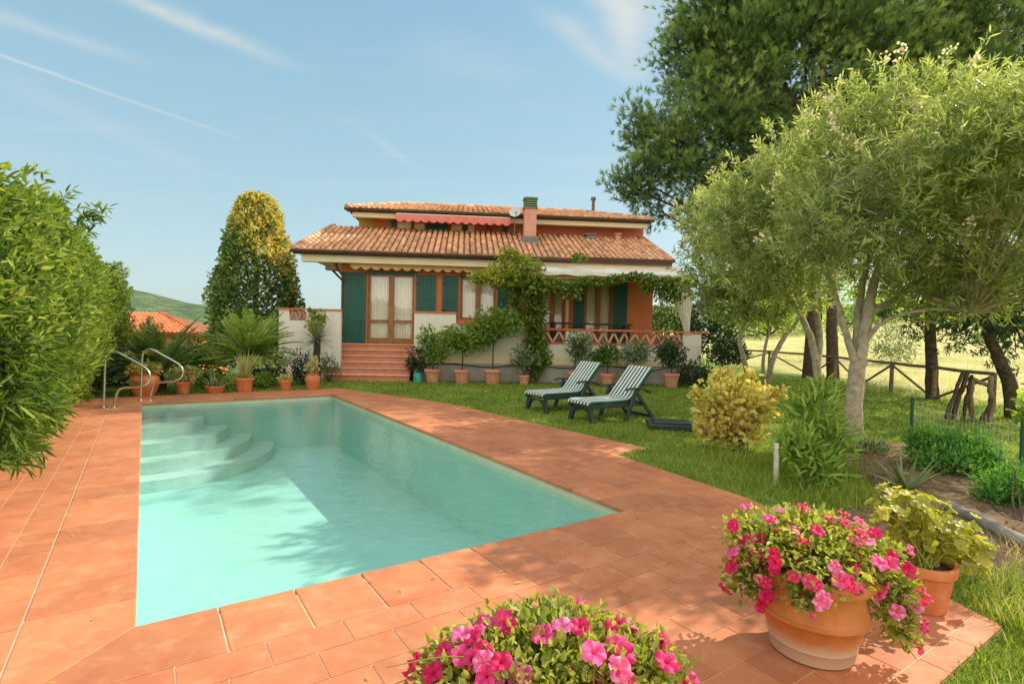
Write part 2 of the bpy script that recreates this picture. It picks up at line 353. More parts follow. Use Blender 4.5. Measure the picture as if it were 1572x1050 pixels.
def sprigs(P, Dr, k, slen, spread, L, W, v, jit=.12):
    """shoots at P along Dr, k leaves on each; returns arrays for leaves()"""
    n = len(P); Dr = unit(Dr)
    t = RNG.random((n, k)); base = P[:, None] + Dr[:, None] * (t * slen)[..., None] + RNG.normal(size=(n, k, 3)) * .012
    ld = unit(Dr[:, None] * (1 - spread) + rnd(n * k).reshape(n, k, 3) * spread)
    vv = v[:, None] * .75 + t * .2 + RNG.normal(size=(n, k)) * jit
    s = (.75 + .5 * RNG.random((n, k)))
    return base.reshape(-1, 3), ld.reshape(-1, 3), (L * s).ravel(), (W * s).ravel(), vv.ravel()
def limb(mb, pts, r0, r1, n=7, wob=.0):
    P = [Vector(p) for p in pts]; Q = []
    for i in range(len(P) - 1):                       # Catmull-Rom
        a, b, c, d = P[max(i - 1, 0)], P[i], P[i + 1], P[min(i + 2, len(P) - 1)]
        for k in range(5):
            t = k / 5; Q.append(.5 * ((2 * b) + (c - a) * t + (2 * a - 5 * b + 4 * c - d) * t * t + (3 * b - a - 3 * c + d) * t ** 3))
    Q.append(P[-1])
    N = len(Q)
    if wob: Q = [q + Vector(RNG.normal(size=3) * wob) for q in Q]
    mb.tube(Q, [r0 + (r1 - r0) * i / (N - 1) for i in range(N)], n)
    return Q

# ------------------------------------------------------------------ pool frame: s across, t along
NL = np.array([-2.06, 2.95]); E1 = unit(np.array([-.5595, .8288])); E2 = np.array([E1[1], -E1[0]])
def ST(s, t, z=0.0): p = NL + E2 * s + E1 * t; return (p[0], p[1], z)
def toST(x, y): d = np.array([x, y]) - NL; return d @ E2, d @ E1
PW, PL = 3.87, 9.8
DECK = [(-1.32, -2.62), (4.29, -2.6), (4.62, -1.9), (5.25, -.36), (5.46, 1.79), (6.15, 1.88), (5.87, 4.65), (5.72, 6.88), (5.37, 8.2), (4.6, 10.2), (4.35, 11.05), (-1.32, 11.05)]
def inpoly(x, y, poly):
    c = False; n = len(poly)
    for i in range(n):
        (x1, y1), (x2, y2) = poly[i], poly[(i + 1) % n]
        if (y1 > y) != (y2 > y) and x < (x2 - x1) * (y - y1) / (y2 - y1) + x1: c = not c
    return c
def inpoly_np(X, Y, poly):
    c = np.zeros(len(X), bool); n = len(poly)
    for i in range(n):
        (x1, y1), (x2, y2) = poly[i], poly[(i + 1) % n]
        if y1 == y2: continue
        k = ((y1 > Y) != (y2 > Y)) & (X < (x2 - x1) * (Y - y1) / (y2 - y1) + x1); c ^= k
    return c

# ------------------------------------------------------------------ terrain
def sstep(a, b, x):
    t = np.clip((x - a) / (b - a), 0, 1); return t * t * (3 - 2 * t)
def terrain_z(x, y):
    z = np.full(np.shape(x), -.025)
    drop = sstep(17.5, 40, y) * sstep(2, -14, x) + sstep(-14, -30, x) * .8
    z = z - 7 * np.clip(drop, 0, 1.2)
    rise = sstep(13.2, 60, x) * 3.0 + sstep(24, 90, y) * sstep(4, 18, x) * 1.5
    far = sstep(80, 400, np.hypot(x, y))
    z = z + rise * (1 - far) - 22 * far
    return z
def axis(lo, hi, core):
    a = list(core); st = core[1] - core[0]
    while a[-1] < hi: a.append(a[-1] + st); st *= 1.22
    b = []; x = core[0]; st = core[1] - core[0]
    while x > lo: x -= st; b.append(x); st *= 1.22
    return np.array(b[::-1] + a)
sa = axis(-6000, 6000, [-.35] + list(np.linspace(-.35, PW + .35, 10)[1:])); ta = axis(-6000, 6000, [-.35] + list(np.linspace(-.35, PL + .35, 22)[1:]))
gs, gt = np.meshgrid(sa, ta, indexing='ij')
gx = NL[0] + E2[0] * gs + E1[0] * gt; gy = NL[1] + E2[1] * gs + E1[1] * gt; gz = terrain_z(gx, gy)
mb = MB(); mb.v = list(zip(gx.ravel(), gy.ravel(), gz.ravel())); nt_ = len(ta)
for i in range(len(sa) - 1):
    for j in range(nt_ - 1):
        cs, ct = (sa[i] + sa[i + 1]) / 2, (ta[j] + ta[j + 1]) / 2
        if -.34 < cs < PW + .34 and -.34 < ct < PL + .34: continue
        mb.f.append((i * nt_ + j, (i + 1) * nt_ + j, (i + 1) * nt_ + j + 1, i * nt_ + j + 1)); mb.t.append(.5); mb.m.append(0)
def groundmat():
    m, nt, n, l, out = newmat('lawn_and_fields')
    bs = n.new('ShaderNodeBsdfPrincipled'); l.new(bs.outputs[0], out.inputs[0]); bs.inputs['Roughness'].default_value = .95; bs.inputs['Specular IOR Level'].default_value = .1
    tc = n.new('ShaderNodeTexCoord'); sp = n.new('ShaderNodeSeparateXYZ'); l.new(tc.outputs['Object'], sp.inputs[0])
    f = noise(n, l, .9, 6, .65); g = ramp(n, [(.3, (.09, .14, .025)), (.55, (.19, .26, .04)), (.75, (.3, .33, .07))]); l.new(f, g.inputs[0])
    f2 = noise(n, l, .5, 6, .65); d = ramp(n, [(.3, (.36, .34, .11)), (.55, (.55, .50, .22)), (.75, (.64, .60, .32))]); l.new(f2, d.inputs[0])
    def step(sock, a, b):
        mr = n.new('ShaderNodeMapRange'); mr.interpolation_type = 'SMOOTHSTEP'; l.new(sock, mr.inputs[0]); mr.inputs[1].default_value = a; mr.inputs[2].default_value = b; return mr.outputs[0]
    w = noise(n, l, .25, 4)
    ax = n.new('ShaderNodeMath'); ax.operation = 'MULTIPLY_ADD'; l.new(w, ax.inputs[0]); ax.inputs[1].default_value = 3; l.new(sp.outputs[0], ax.inputs[2])
    c = mixc(n, l, step(ax.outputs[0], 13, 15.5), g.outputs[0], d.outputs[0])
    f3 = noise(n, l, .02, 8, .7); far = ramp(n, [(.35, (.05, .085, .03)), (.6, (.12, .16, .06))]); l.new(f3, far.inputs[0])
    ln = n.new('ShaderNodeVectorMath'); ln.operation = 'LENGTH'; l.new(tc.outputs['Object'], ln.inputs[0])
    c = mixc(n, l, step(ln.outputs['Value'], 90, 250), c, far.outputs[0])
    l.new(c, bs.inputs['Base Color'])
    bf = noise(n, l, 30, 5, .7); bp = n.new('ShaderNodeBump'); bp.inputs['Strength'].default_value = .8; bp.inputs['Distance'].default_value = .03; l.new(bf, bp.inputs['Height']); l.new(bp.outputs[0], bs.inputs['Normal'])
    return m
struct(mb.build('ground', groundmat(), None, True))

# distant wooded hills
def hillmat():
    m, nt, n, l, out = newmat('wooded_hills')
    bs = n.new('ShaderNodeBsdfPrincipled'); l.new(bs.outputs[0], out.inputs[0]); bs.inputs['Roughness'].default_value = 1; bs.inputs['Specular IOR Level'].default_value = 0
    f = noise(n, l, .03, 9, .8); r = ramp(n, [(.38, (.10, .17, .10)), (.5, (.19, .27, .14)), (.62, (.30, .36, .20)), (.72, (.42, .40, .27))]); l.new(f, r.inputs[0])  # distance haze is put into these pale greens
    l.new(r.outputs[0], bs.inputs['Base Color'])
    bf = noise(n, l, .05, 8, .75); bp = n.new('ShaderNodeBump'); bp.inputs['Strength'].default_value = 1; bp.inputs['Distance'].default_value = 25; l.new(bf, bp.inputs['Height']); l.new(bp.outputs[0], bs.inputs['Normal'])
    return m
def hill_ridge():
    th = np.linspace(-1.25, 1.25, 160); mb = MB(); rows = [(900, 0), (1000, .3), (1120, .62), (1250, .88), (1400, 1), (1700, .8), (2200, 0)]
    def top(a):
        px = 786 + 837 * math.tan(a) if abs(a) < 1.2 else 0
        pts = [(-2200, 430), (-900, 400), (-300, 420), (60, 425), (190, 442), (230, 450), (290, 466), (330, 470), (420, 482), (520, 490), (760, 492), (1000, 470), (1300, 468), (1600, 460), (2600, 470)]
        y = np.interp(px, [p[0] for p in pts], [p[1] for p in pts])
        hz = 504 + .0227 * (px - 786)
        return max(.003, (hz - y) / 837 * math.cos(a)) * 1400 + 1.7
    H = [top(a) if abs(a) < 1.15 else 60 for a in th]
    nr = len(rows)
    for i, a in enumerate(th):
        for (R, q) in rows:
            jit = (math.sin(i * 1.7 + R) * .03 + math.sin(i * .6 + R * .3) * .05) * q
            # angle a is measured from straight ahead; H is the ridge height on that bearing
            mb.v.append((R * math.sin(a), R * math.cos(a), -24 + (H[i] + 24) * (q + (jit if q < 1 else 0))))
    for i in range(len(th) - 1):
        for j in range(nr - 1):
            mb.f.append((i * nr + j, (i + 1) * nr + j, (i + 1) * nr + j + 1, i * nr + j + 1)); mb.t.append(.5); mb.m.append(0)
    return mb
struct(hill_ridge().build('hills', hillmat(), None, True))

# ------------------------------------------------------------------ pool
mb = MB()
zf = -1.2
def pq(pts, t=.5, mi=0): mb.add(pts, [(0, 1, 2, 3)], t, mi)
pq([ST(0, 0, zf), ST(PW, 0, zf), ST(PW, PL, zf), ST(0, PL, zf)])
for a, b in (((0, 0), (PW, 0)), ((PW, 0), (PW, PL)), ((PW, PL), (0, PL)), ((0, PL), (0, 0))):
    pq([ST(*a, zf), ST(*b, zf), ST(*b, -.16), ST(*a, -.16)][::-1])
    pq([ST(*a, -.16), ST(*b, -.16), ST(*b, -.03), ST(*a, -.03)][::-1], .5, 1)
struct(mb.build('pool_basin', [LINER, WATERLINE]))
mb = MB()
for k, (R, z) in enumerate(((1.15, -.32), (1.6, -.55), (2.05, -.78), (2.5, -1.0))):
    arc = [(R * math.cos(a), PL - R * math.sin(a)) for a in np.linspace(0, PI / 2, 17)]
    poly = [ST(.002, PL - .002, z)] + [ST(max(s, .002), min(t, PL - .002), z) for s, t in arc]
    mb.prism(poly, (0, 0, zf - z + .003), .5)
struct(mb.build('pool_steps', STEPW))
mb = MB()
ns, ntt = 6, 14
mb.add([ST(0, 0, -.11), ST(PW, 0, -.11), ST(PW, PL, -.11), ST(0, PL, -.11)], [(0, 1, 2, 3)])
struct(mb.build('pool_water', WATER))

# paving: each tile cut to the deck outline
def tiles(name, quads, poly, z0, z1, mat):
    bm = bmesh.new(); ly = bm.faces.layers.float.new('v')
    for q in quads:
        f = bm.faces.new([bm.verts.new(ST(s, t, z0)) for s, t in q]); f[ly] = float(np.clip(RNG.normal(.5, .22), 0, 1))
    if poly:
        n = len(poly)
        for i in range(n):
            a, b = Vector(ST(*poly[i])), Vector(ST(*poly[(i + 1) % n])); d = (b - a).normalized()
            bmesh.ops.bisect_plane(bm, geom=bm.verts[:] + bm.edges[:] + bm.faces[:], plane_co=a, plane_no=Vector((d.y, -d.x, 0)), dist=1e-5)
        kill = [f for f in bm.faces if not inpoly(*toST(*f.calc_center_median()[:2]), poly)]
        bmesh.ops.delete(bm, geom=kill, context='FACES')
    ex = bmesh.ops.extrude_face_region(bm, geom=bm.faces[:])
    bmesh.ops.translate(bm, vec=(0, 0, z1 - z0), verts=[v for v in ex['geom'] if isinstance(v, bmesh.types.BMVert)])
    bmesh.ops.recalc_face_normals(bm, faces=bm.faces[:])
    me = bpy.data.meshes.new(name); bm.to_mesh(me); bm.free(); me.materials.append(mat)
    return link(name, me)
g = .008; CW = .50
quads = []
def rowfill(s0, s1, t0, t1, along, ln, off):
    """one row of running bond filling the rectangle"""
    a0, a1 = (s0, s1) if along == 's' else (t0, t1); x = a0 - off
    while x < a1:
        lo, hi = max(x, a0) + g / 2, min(x + ln, a1) - g / 2
        if hi - lo > .02:
            quads.append([(lo, t0 + g / 2), (hi, t0 + g / 2), (hi, t1 - g / 2), (lo, t1 - g / 2)] if along == 's' else [(s0 + g / 2, lo), (s1 - g / 2, lo), (s1 - g / 2, hi), (s0 + g / 2, hi)])
        x += ln
RW = .245
t = -CW; k = 0
while t > -2.65:
    rowfill(-1.35, 6.4, t - RW, t, 's', .41, (k % 2) * .2 + .1); t -= RW; k += 1
s = -CW; k = 0
while s > -1.35:
    rowfill(s - RW, s, -CW, 11.1, 't', .41, (k % 2) * .2); s -= RW; k += 1
s = PW + CW; k = 0
while s < 6.3:
    rowfill(s, s + RW, -CW, 11.1, 't', .41, (k % 2) * .2 + .07); s += RW; k += 1
t = PL + CW; k = 0
while t < 11.1:
    rowfill(-CW, PW + CW, t, t + RW, 's', .41, (k % 2) * .2); t += RW; k += 1
struct(tiles('paving', quads, DECK, -.012, 0, TERRA))
mb = MB()                                  # grout bed under the tiles, open over the pool
def strip(s0, s1, t0, t1): mb.add([ST(s0, t0, -.0075), ST(s1, t0, -.0075), ST(s1, t1, -.0075), ST(s0, t1, -.0075)], [(0, 1, 2, 3)])
gb = tiles('grout_bed', [[(-1.32, -2.62), (6.3, -2.62), (6.3, -.05), (-1.32, -.05)], [(-1.32, -.05), (-.05, -.05), (-.05, PL + .05), (-1.32, PL + .05)],
     [(PW + .05, -.05), (6.3, -.05), (6.3, PL + .05), (PW + .05, PL + .05)], [(-1.32, PL + .05), (6.3, PL + .05), (6.3, 11.05), (-1.32, 11.05)]], DECK, -.1, -.0045, GROUT)
struct(gb)
quads = []; o_ = -.025                      # coping slabs with mitred corners, nosing over the water
def coping_side(p0, p1, nrm, n):
    p0, p1, nrm = np.array(p0, float), np.array(p1, float), np.array(nrm, float); d = unit(p1 - p0); Lg = np.linalg.norm(p1 - p0)
    for i in range(n):
        a, b = Lg * i / n, Lg * (i + 1) / n
        ia = a + (g / 2 if i else -o_); ib = b - (g / 2 if i < n - 1 else -o_)
        oa = a + (g / 2 if i else -CW + g * .7); ob = b - (g / 2 if i < n - 1 else -CW + g * .7)
        quads.append([tuple(p0 + d * ia - nrm * -o_ * 1.0), tuple(p0 + d * oa + nrm * (CW - g / 2)), tuple(p0 + d * ob + nrm * (CW - g / 2)), tuple(p0 + d * ib - nrm * -o_ * 1.0)])
coping_side((0, 0), (PW, 0), (0, -1), 9); coping_side((0, PL), (PW, PL), (0, 1), 9)
coping_side((0, 0), (0, PL), (-1, 0), 24); coping_side((PW, 0), (PW, PL), (1, 0), 24)
quads = [q if ((q[1][0] - q[0][0]) * (q[2][1] - q[0][1]) - (q[1][1] - q[0][1]) * (q[2][0] - q[0][0])) > 0 else q[::-1] for q in quads]
cp = struct(tiles('pool_coping', quads, None, -.04, .003, TERRA))
bv = cp.modifiers.new('bevel', 'BEVEL'); bv.width = .008; bv.segments = 2; bv.limit_method = 'ANGLE'

# soil bed on the right
bed = [(2.95, 5.0), (3.4, 3.9), (4.2, 3.8), (6.6, 3.6), (7.0, 6.0), (6.9, 8.6), (5.6, 9.2), (4.7, 8.7), (4.4, 7.3), (4.1, 6.0)]
bedn = len(bed); mb = MB()
cx_, cy_ = np.mean([b[0] for b in bed]), np.mean([b[1] for b in bed])
for a in range(48):
    th = 2 * PI * a / 48
# outline as a fan with gently uneven ground
ring = []
for i in range(bedn):
    for k in range(4):
        p = np.array(bed[i]) * (1 - k / 4) + np.array(bed[(i + 1) % bedn]) * k / 4; ring.append(p + RNG.normal(size=2) * .05)
mb.v = [(cx_, cy_, .035)]; nr = len(ring)
for q, zz in ((.35, .03), (.7, .02), (.93, .008), (1, -.03)):
    for p in ring: mb.v.append((cx_ + (p[0] - cx_) * q, cy_ + (p[1] - cy_) * q, zz + RNG.normal() * (.008 if q < 1 else 0)))
for i in range(nr):
    mb.f.append((0, 1 + i, 1 + (i + 1) % nr)); mb.t.append(.5); mb.m.append(0)
    for k in range(3):
        a = 1 + k * nr; mb.f.append((a + i, a + nr + i, a + nr + (i + 1) % nr, a + (i + 1) % nr)); mb.t.append(.5); mb.m.append(0)
BEDSOIL = pmat('bed_soil', (.10, .06, .035), (.24, .16, .09), 5, .95, .8, 45, .1, stain_or_ripple=((.30, .22, .12), .6, 8))
struct(mb.build('soil', BEDSOIL, None, True))
# earth strip under the hedge and around the far pots
mb = MB()
mb.add([ST(-3.4, -2.6, -.018), ST(-1.33, -2.6, -.018), ST(-1.33, 12.6, -.018), ST(-3.4, 12.6, -.018)], [(0, 1, 2, 3)])
struct(mb.build('path', BEDSOIL))

# ------------------------------------------------------------------ grass
def grass_points(n, rmin, rmax, xlo, xhi):
    """density falls with the square of the distance from the terrace's near corner"""
    r = np.exp(RNG.uniform(math.log(rmin), math.log(rmax), n)); a = RNG.uniform(-.62, .86, n)
    x, y = r * np.sin(a), r * np.cos(a)
    d = np.stack([x, y], 1) - NL; s, t = d @ E2, d @ E1
    ok = ~inpoly_np(s, t, DECK) & (s > -1.3) & (x < xhi) & (x > xlo) & ~((s > -.6) & (s < PW + .6) & (t > -.6) & (t < PL + .6))
    return x[ok], y[ok]
x, y = grass_points(190000, 2.2, 24, -9.5, 13.2)
hx, hy = (x + 2.1) * math.cos(.0873) + (y - 17.25) * math.sin(.0873), -(x + 2.1) * math.sin(.0873) + (y - 17.25) * math.cos(.0873)
ok = ~((hy > 0) & (hx > -4.6) & (hx < 9.4)); inbed = inpoly_np(x, y, bed); ok &= ~(inbed & (RNG.random(len(x)) < .9)); x, y = x[ok], y[ok]
n = len(x); dist = np.hypot(x, y)
dr = rnd(n) * np.array([.6, .6, .1]) + np.array([0, 0, 1])
vv = .45 + RNG.normal(size=n) * .2
tag(leaves('grass', np.stack([x, y, terrain_z(x, y)], 1), dr, (.028 + .036 * RNG.random(n)) * (1 + .02 * dist), .004 + .0011 * dist, vv, L_GRASS, None, droop=.25, shape='blade'),
    'short green lawn grass around the pool paving', None, None, 'stuff')
def tufts(name, label, areas, mat, hmin, hmax, w, vb=.5):
    P, Dv, Ls, vs = [], [], [], []
    for (x0, y0, rx, ry, k) in areas:
        q = RNG.normal(size=(k, 2)) * .5; P.append(np.stack([x0 + q[:, 0] * rx, y0 + q[:, 1] * ry, np.full(k, -.02)], 1))
        Dv.append(rnd(k) * np.array([.55, .55, .1]) + np.array([0, 0, 1])); Ls.append(hmin + (hmax - hmin) * RNG.random(k) ** 1.5); vs.append(vb + RNG.normal(size=k) * .2)
    P = np.concatenate(P); ss = np.stack([P[:, 0], P[:, 1]], 1) - NL; k = ~inpoly_np(ss @ E2, ss @ E1, DECK)
    return tag(leaves(name, P[k], np.concatenate(Dv)[k], np.concatenate(Ls)[k], w, np.concatenate(vs)[k], mat, None, droop=.35, shape='blade'), label, None, None, 'stuff')
tufts('grass', 'taller unmown grass along the paving edge below the shrubs',
      [(2.9, 6.1, .5, .35, 350), (3.5, 5.6, .5, .4, 500), (3.1, 7.2, .5, .6, 600), (2.7, 7.7, .45, .5, 300), (3.9, 5.3, .4, .4, 300), (4.7, 8.0, .5, .5, 500), (3.2, 3.2, .3, .3, 350), (3.5, 3.7, .35, .3, 350), (3.6, 2.9, .5, .4, 500), (4.3, 7.0, .4, .5, 400)], L_GRASS, .06, .30, .006, .5)
tufts('grass', 'dry straw coloured grass at the right edge of the paving',
      [(2.6, 2.55, .3, .15, 60), (3.1, 2.7, .3, .25, 350), (3.5, 3.6, .4, .4, 350), (4.2, 4.3, .5, .4, 350), (3.1, 3.3, .2, .2, 100), (5.2, 4.6, .6, .3, 250)], L_DRY, .05, .22, .006, .5)
# dry meadow beyond the rail fence
n = 26000; x = RNG.uniform(12.3, 60, n); y = 9 + 55 * RNG.random(n) ** 1.4
ok = (y > 9) & (x > 12.6); x, y = x[ok], y[ok]; n = len(x)
tag(leaves('grass', np.stack([x, y, terrain_z(x, y)], 1), rnd(n) * np.array([.5, .5, .1]) + np.array([0, 0, 1]), .10 + .25 * RNG.random(n), .018 + .02 * RNG.random(n), .6 + RNG.normal(size=n) * .25, L_DRY, None, droop=.3, shape='blade'),
    'dry yellow meadow grass on the slope beyond the rail fence', None, None, 'stuff')

# ------------------------------------------------------------------ villa
HO = np.array([-2.1, 17.25]); HY = math.radians(5); HU = np.array([math.cos(HY), math.sin(HY)]); HV = np.array([-math.sin(HY), math.cos(HY)])
def hp(px, py, v):
    d = ray(px, py); k = (v - (CAM[:2] - HO) @ HV) / (d[:2] @ HV); p = CAM + d * k
    return float((p[:2] - HO) @ HU), float(p[2])
def hu(px, v, py=500): return hp(px, py, v)[0]
def hz(py, v, px): return hp(px, py, v)[1]
def HW(u, v, z=0): p = HO + HU * u + HV * v; return (p[0], p[1], z)
VF, VE, VU, VUE = 1.5, .75, 4.3, 3.45
FL = hz(528, VF, 600)                       # floor level of the terrace
house = thing('house', 'orange stuccoed villa with two tiled roofs and green shutters behind the pool', 'house', HW(0, 0), HY)
uL, uR = hu(523, VF), hu(1001, VF)
ze = hz(388, VE, 600)                       # eave height
# window rectangles on the front wall (u0,u1,z0,z1)
zt = hz(421, VF, 600)
door = (hu(564, VF), hu(635, VF), FL, zt)
win1 = (hu(706, VF), hu(760, VF), hz(491, VF, 730), zt - .03)
win2 = (hu(829, VF), hu(866, VF), FL + .05, zt - .06)
win3 = (hu(897, VF), hu(938, VF), FL + .05, zt - .06)
holes = [door, win1, win2, win3]
def wall_holes(mb, u0, u1, z0, z1, v, holes, depth=.16, mi=0):
    us = sorted({u0, u1, *[h[0] for h in holes], *[h[1] for h in holes]}); zs = sorted({z0, z1, *[h[2] for h in holes], *[h[3] for h in holes]})
    for a, b in zip(us, us[1:]):
        for c, d in zip(zs, zs[1:]):
            m_, k_ = (a + b) / 2, (c + d) / 2
            if any(h[0] < m_ < h[1] and h[2] < k_ < h[3] for h in holes): continue
            mb.add([(a, v, c), (b, v, c), (b, v, d), (a, v, d)], [(0, 1, 2, 3)], .5, mi)
    for a, b, c, d in holes:
        mb.add([(a, v, c), (b, v, c), (b, v, d), (a, v, d), (a, v + depth, c), (b, v + depth, c), (b, v + depth, d), (a, v + depth, d)],
               [(0, 4, 5, 1), (1, 5, 6, 2), (2, 6, 7, 3), (3, 7, 4, 0)], .5, mi)
mb = MB(); wall_holes(mb, uL, uR, 0, ze + .1, VF, holes)
mb.add([(uL, VF, 0), (uL, 10, 0), (uL, 10, ze + .1), (uL, VF, ze + .1)], [(0, 3, 2, 1)])
mb.add([(uR, VF, 0), (uR, 10, 0), (uR, 10, ze + .1), (uR, VF, ze + .1)], [(0, 1, 2, 3)])
mb.add([(uL, 10, 0), (uR, 10, 0), (uR, 10, ze + .1), (uL, 10, ze + .1)], [(0, 3, 2, 1)])
mb.build('wall', ORANGE, house)
# upper storey
uuL, uuM, uuR = hu(549, VU, 340), hu(577, VU, 340), hu(988, VU, 345)
zue = hz(324, VUE, 650); zlow = hz(352, VU, 650) - .35
mb = MB(); mb.span((uuM, VU, zlow - .6), (uuR, 9.5, zue + .05)); o = mb.build('wall', REDWALL, house); o['label'] = 'rose coloured upper storey wall'
mb = MB(); mb.span((uuL, VU + .25, zlow - .6), (uuM - .002, 9.4, zue + .05)); o = mb.build('wall', OCHRE, house); o['label'] = 'ochre end wall of the upper storey'
def tiled_slope(mb, A, B, C_, D_, step=.205, course=.34, r=.075):
    """barrel tiles on the quad A,B (eave, left to right) D_,C_ (top, left to right); the hips trim the columns"""
    A, B, C_, D_ = [Vector(p) for p in (A, B, C_, D_)]
    eu = (B - A).normalized(); Lu = (B - A).length
    nrm = eu.cross(D_ - A).normalized()
    if nrm.z < 0: nrm = -nrm
    up = nrm.cross(eu).normalized()
    if up.z < 0: up = -up
    Ht = (D_ - A).dot(up); aL = (D_ - A).dot(eu); aR = (C_ - A).dot(eu)
    k = int(Lu / step); nc = int(round(Ht / course)); ch = Ht / nc
    for i in range(k + 1):
        x = (i + .5) * Lu / (k + 1)
        for j in range(nc):
            h0 = j * ch; hm = (j + .5) * ch
            if x < aL * hm / Ht - .02 if aL > 0 else False: continue
            if x > Lu - (Lu - aR) * hm / Ht + .02: continue
            V = []; jt = RNG.normal(size=2) * .006
            for (hh, lift, rr) in ((h0 - .03, .038, r), (h0 + ch + .02, .012, r * .84)):
                for q in range(6):
                    a = PI * q / 5
                    V.append(A + eu * (x + jt[0] + math.cos(a) * rr * 1.1) + up * (hh + jt[1]) + nrm * (lift + math.sin(a) * rr * .85 - .01))
            F = [(q, q + 1, 7 + q, 6 + q) for q in range(5)] + [(5, 4, 3, 2, 1, 0)]
            mb.add(V, F, float(np.clip(RNG.normal(.55, .24), 0, 1)))
def slab(mb, A, B, C_, D_, th=.05):
    A, B, C_, D_ = [Vector(p) for p in (A, B, C_, D_)]
    n = (B - A).cross(D_ - A).normalized()
    if n.z < 0: n = -n
    mb.prism([A, B, C_, D_], -n * th)
# lower roof
eL, eR = hu(449, VE, 383), hu(1033, VE, 390)
tL, zT = hp(513, 348, VU); tR, _ = hp(966, 350, VU)
A, B, Cc, Dd = (eL, VE, ze), (eR, VE, ze), (tR + .5, VU, zT), (tL, VU, zT)
zT = max(zT, ze + 1.2)
roof = MB(); slab(roof, A, B, (Cc[0], VU, zT), (tL, VU, zT))
roof.prism([(eL, VE, ze), (tL, VU, zT), (tL, 7, zT), (eL, 10.6, ze)], (0, 0, -.05)); roof.prism([(eR, VE, ze), (eR, 10.6, ze), (Cc[0], 7, zT), (Cc[0], VU, zT)], (0, 0, -.05))
roof_o = roof.build('roof', ROOFUNDER, house); roof_o['label'] = 'lower terracotta roof over the ground floor'
mb = MB(); tiled_slope(mb, A, B, (Cc[0], VU, zT), (tL, VU, zT)); mb.build('roof_tiles', ROOF, roof_o, True)
for (p, q) in (((eL, VE, ze), (tL, VU, zT)), ((eR, VE, ze), (Cc[0], VU, zT))):
    mb = MB(); p, q = Vector(p), Vector(q); nn = 13
    for i in range(nn):
        a, b = p.lerp(q, i / nn), p.lerp(q, (i + 1.1) / nn); mb.tube([a + Vector((0, 0, .05)), b + Vector((0, 0, .03))], [.1, .085], 8, float(RNG.random()))
    mb.build('hip_tiles', ROOF, roof_o, True)
def gutter(name, u0, u1, v, z, parent, r=.085):
    mb = MB(); P = []
    prof = [(math.cos(a) * r, math.sin(a) * r) for a in np.linspace(PI, 2 * PI, 8)] + [(math.cos(a) * (r - .012), math.sin(a) * (r - .012)) for a in np.linspace(2 * PI, PI, 8)]
    mb.prism([(u0, v + a, z + b) for a, b in prof], (u1 - u0, 0, 0)); k = len(prof)
    mb.span((u0 - .004, v - r, z - r), (u0 - .001, v + r, z)); mb.span((u1 + .001, v - r, z - r), (u1 + .004, v + r, z))
    x = u0 + .4
    while x < u1: mb.span((x, v - r - .006, z - r - .006), (x + .03, v + r, z - r + .01)); x += .8
    return mb.build(name, BROWNMETAL, parent, True)
gm = hu(835, VE, 400)
gutter('gutter', eL - .04, gm + .9, VE - .07, ze - .01, house); gutter('gutter', gm + .95, eR + .05, VE - .03, ze + .07, house)
mb = MB(); mb.span((eL + .0, VE + .03, ze - .14), (eR, VE + .06, ze - .03)); mb.build('fascia', BROWNMETAL, house)
# soffit and cream cornice beam under the lower eave
mb = MB(); mb.span((eL + .22, VE + .07, ze - .17), (eR - .15, VF - .004, ze - .09)); mb.span((eL + .22, VF - .004, ze - .17), (uL - .004, 10.3, ze - .09)); mb.span((uR + .004, VF - .004, ze - .17), (eR - .15, 10.3, ze - .09))
mb.build('soffit', CREAM, house)
mb = MB(); mb.span((eL + .25, VE + .1, ze - .36), (eR - .2, VE + .34, ze - .175)); mb.build('cornice', CREAM, house, bevel=.01)
mb = MB(); mb.span((hu(516, VF - .1) - .03, VF - .35, ze - .62), (hu(516, VF - .1) + .03, VF - .29, ze - .17))
mb.tube([(hu(516, 1.2), VF - .32, ze - .17), (hu(516, 1.2), VF - .32, ze - .5), (uL + .05, VF - .05, ze - .75), (uL + .05, VF - .05, FL)], .035, 8)
mb.build('downpipe', BROWNMETAL, house, True)
# upper roof
ueL, ueR = hu(532, VUE, 318), hu(1001, VUE, 336); RV = 8.0
zr = hz(318, RV, 700); utL, utR = ueL + 3.0, ueR - 3.2
zr = max(zr, zue + .4)
A, B, Cc, Dd = (ueL, VUE, zue), (ueR, VUE, zue), (utR + 1.2, RV, zr), (utL - 1.6, RV, zr)
roof = MB(); slab(roof, A, B, Cc, Dd); roof.prism([(ueL, VUE, zue), Dd, (Dd[0], RV + .5, zr), (ueL, 12, zue)], (0, 0, -.05)); roof.prism([(ueR, VUE, zue), (ueR, 12, zue), (Cc[0], RV + .5, zr), Cc], (0, 0, -.05))
roof.prism([(ueL, 12, zue), (Dd[0], RV + .5, zr), (Cc[0], RV + .5, zr), (ueR, 12, zue)], (0, 0, -.05))
roof2 = roof.build('roof', ROOFUNDER, house); roof2['label'] = 'upper terracotta roof under the sky'
mb = MB(); tiled_slope(mb, A, B, Cc, Dd); mb.build('roof_tiles', ROOF, roof2, True)
mb = MB()
for (p, q) in ((A, Dd), (B, Cc), (Dd, Cc)):
    p, q = Vector(p), Vector(q); nn = max(8, int((q - p).length / .36))
    for i in range(nn):
        a, b = p.lerp(q, i / nn), p.lerp(q, (i + 1.1) / nn); mb.tube([a + Vector((0, 0, .05)), b + Vector((0, 0, .03))], [.1, .085], 8, float(RNG.random()))
mb.build('hip_tiles', ROOF, roof2, True)
gutter('gutter', ueL - .05, ueR + .05, VUE - .07, zue - .01, house)
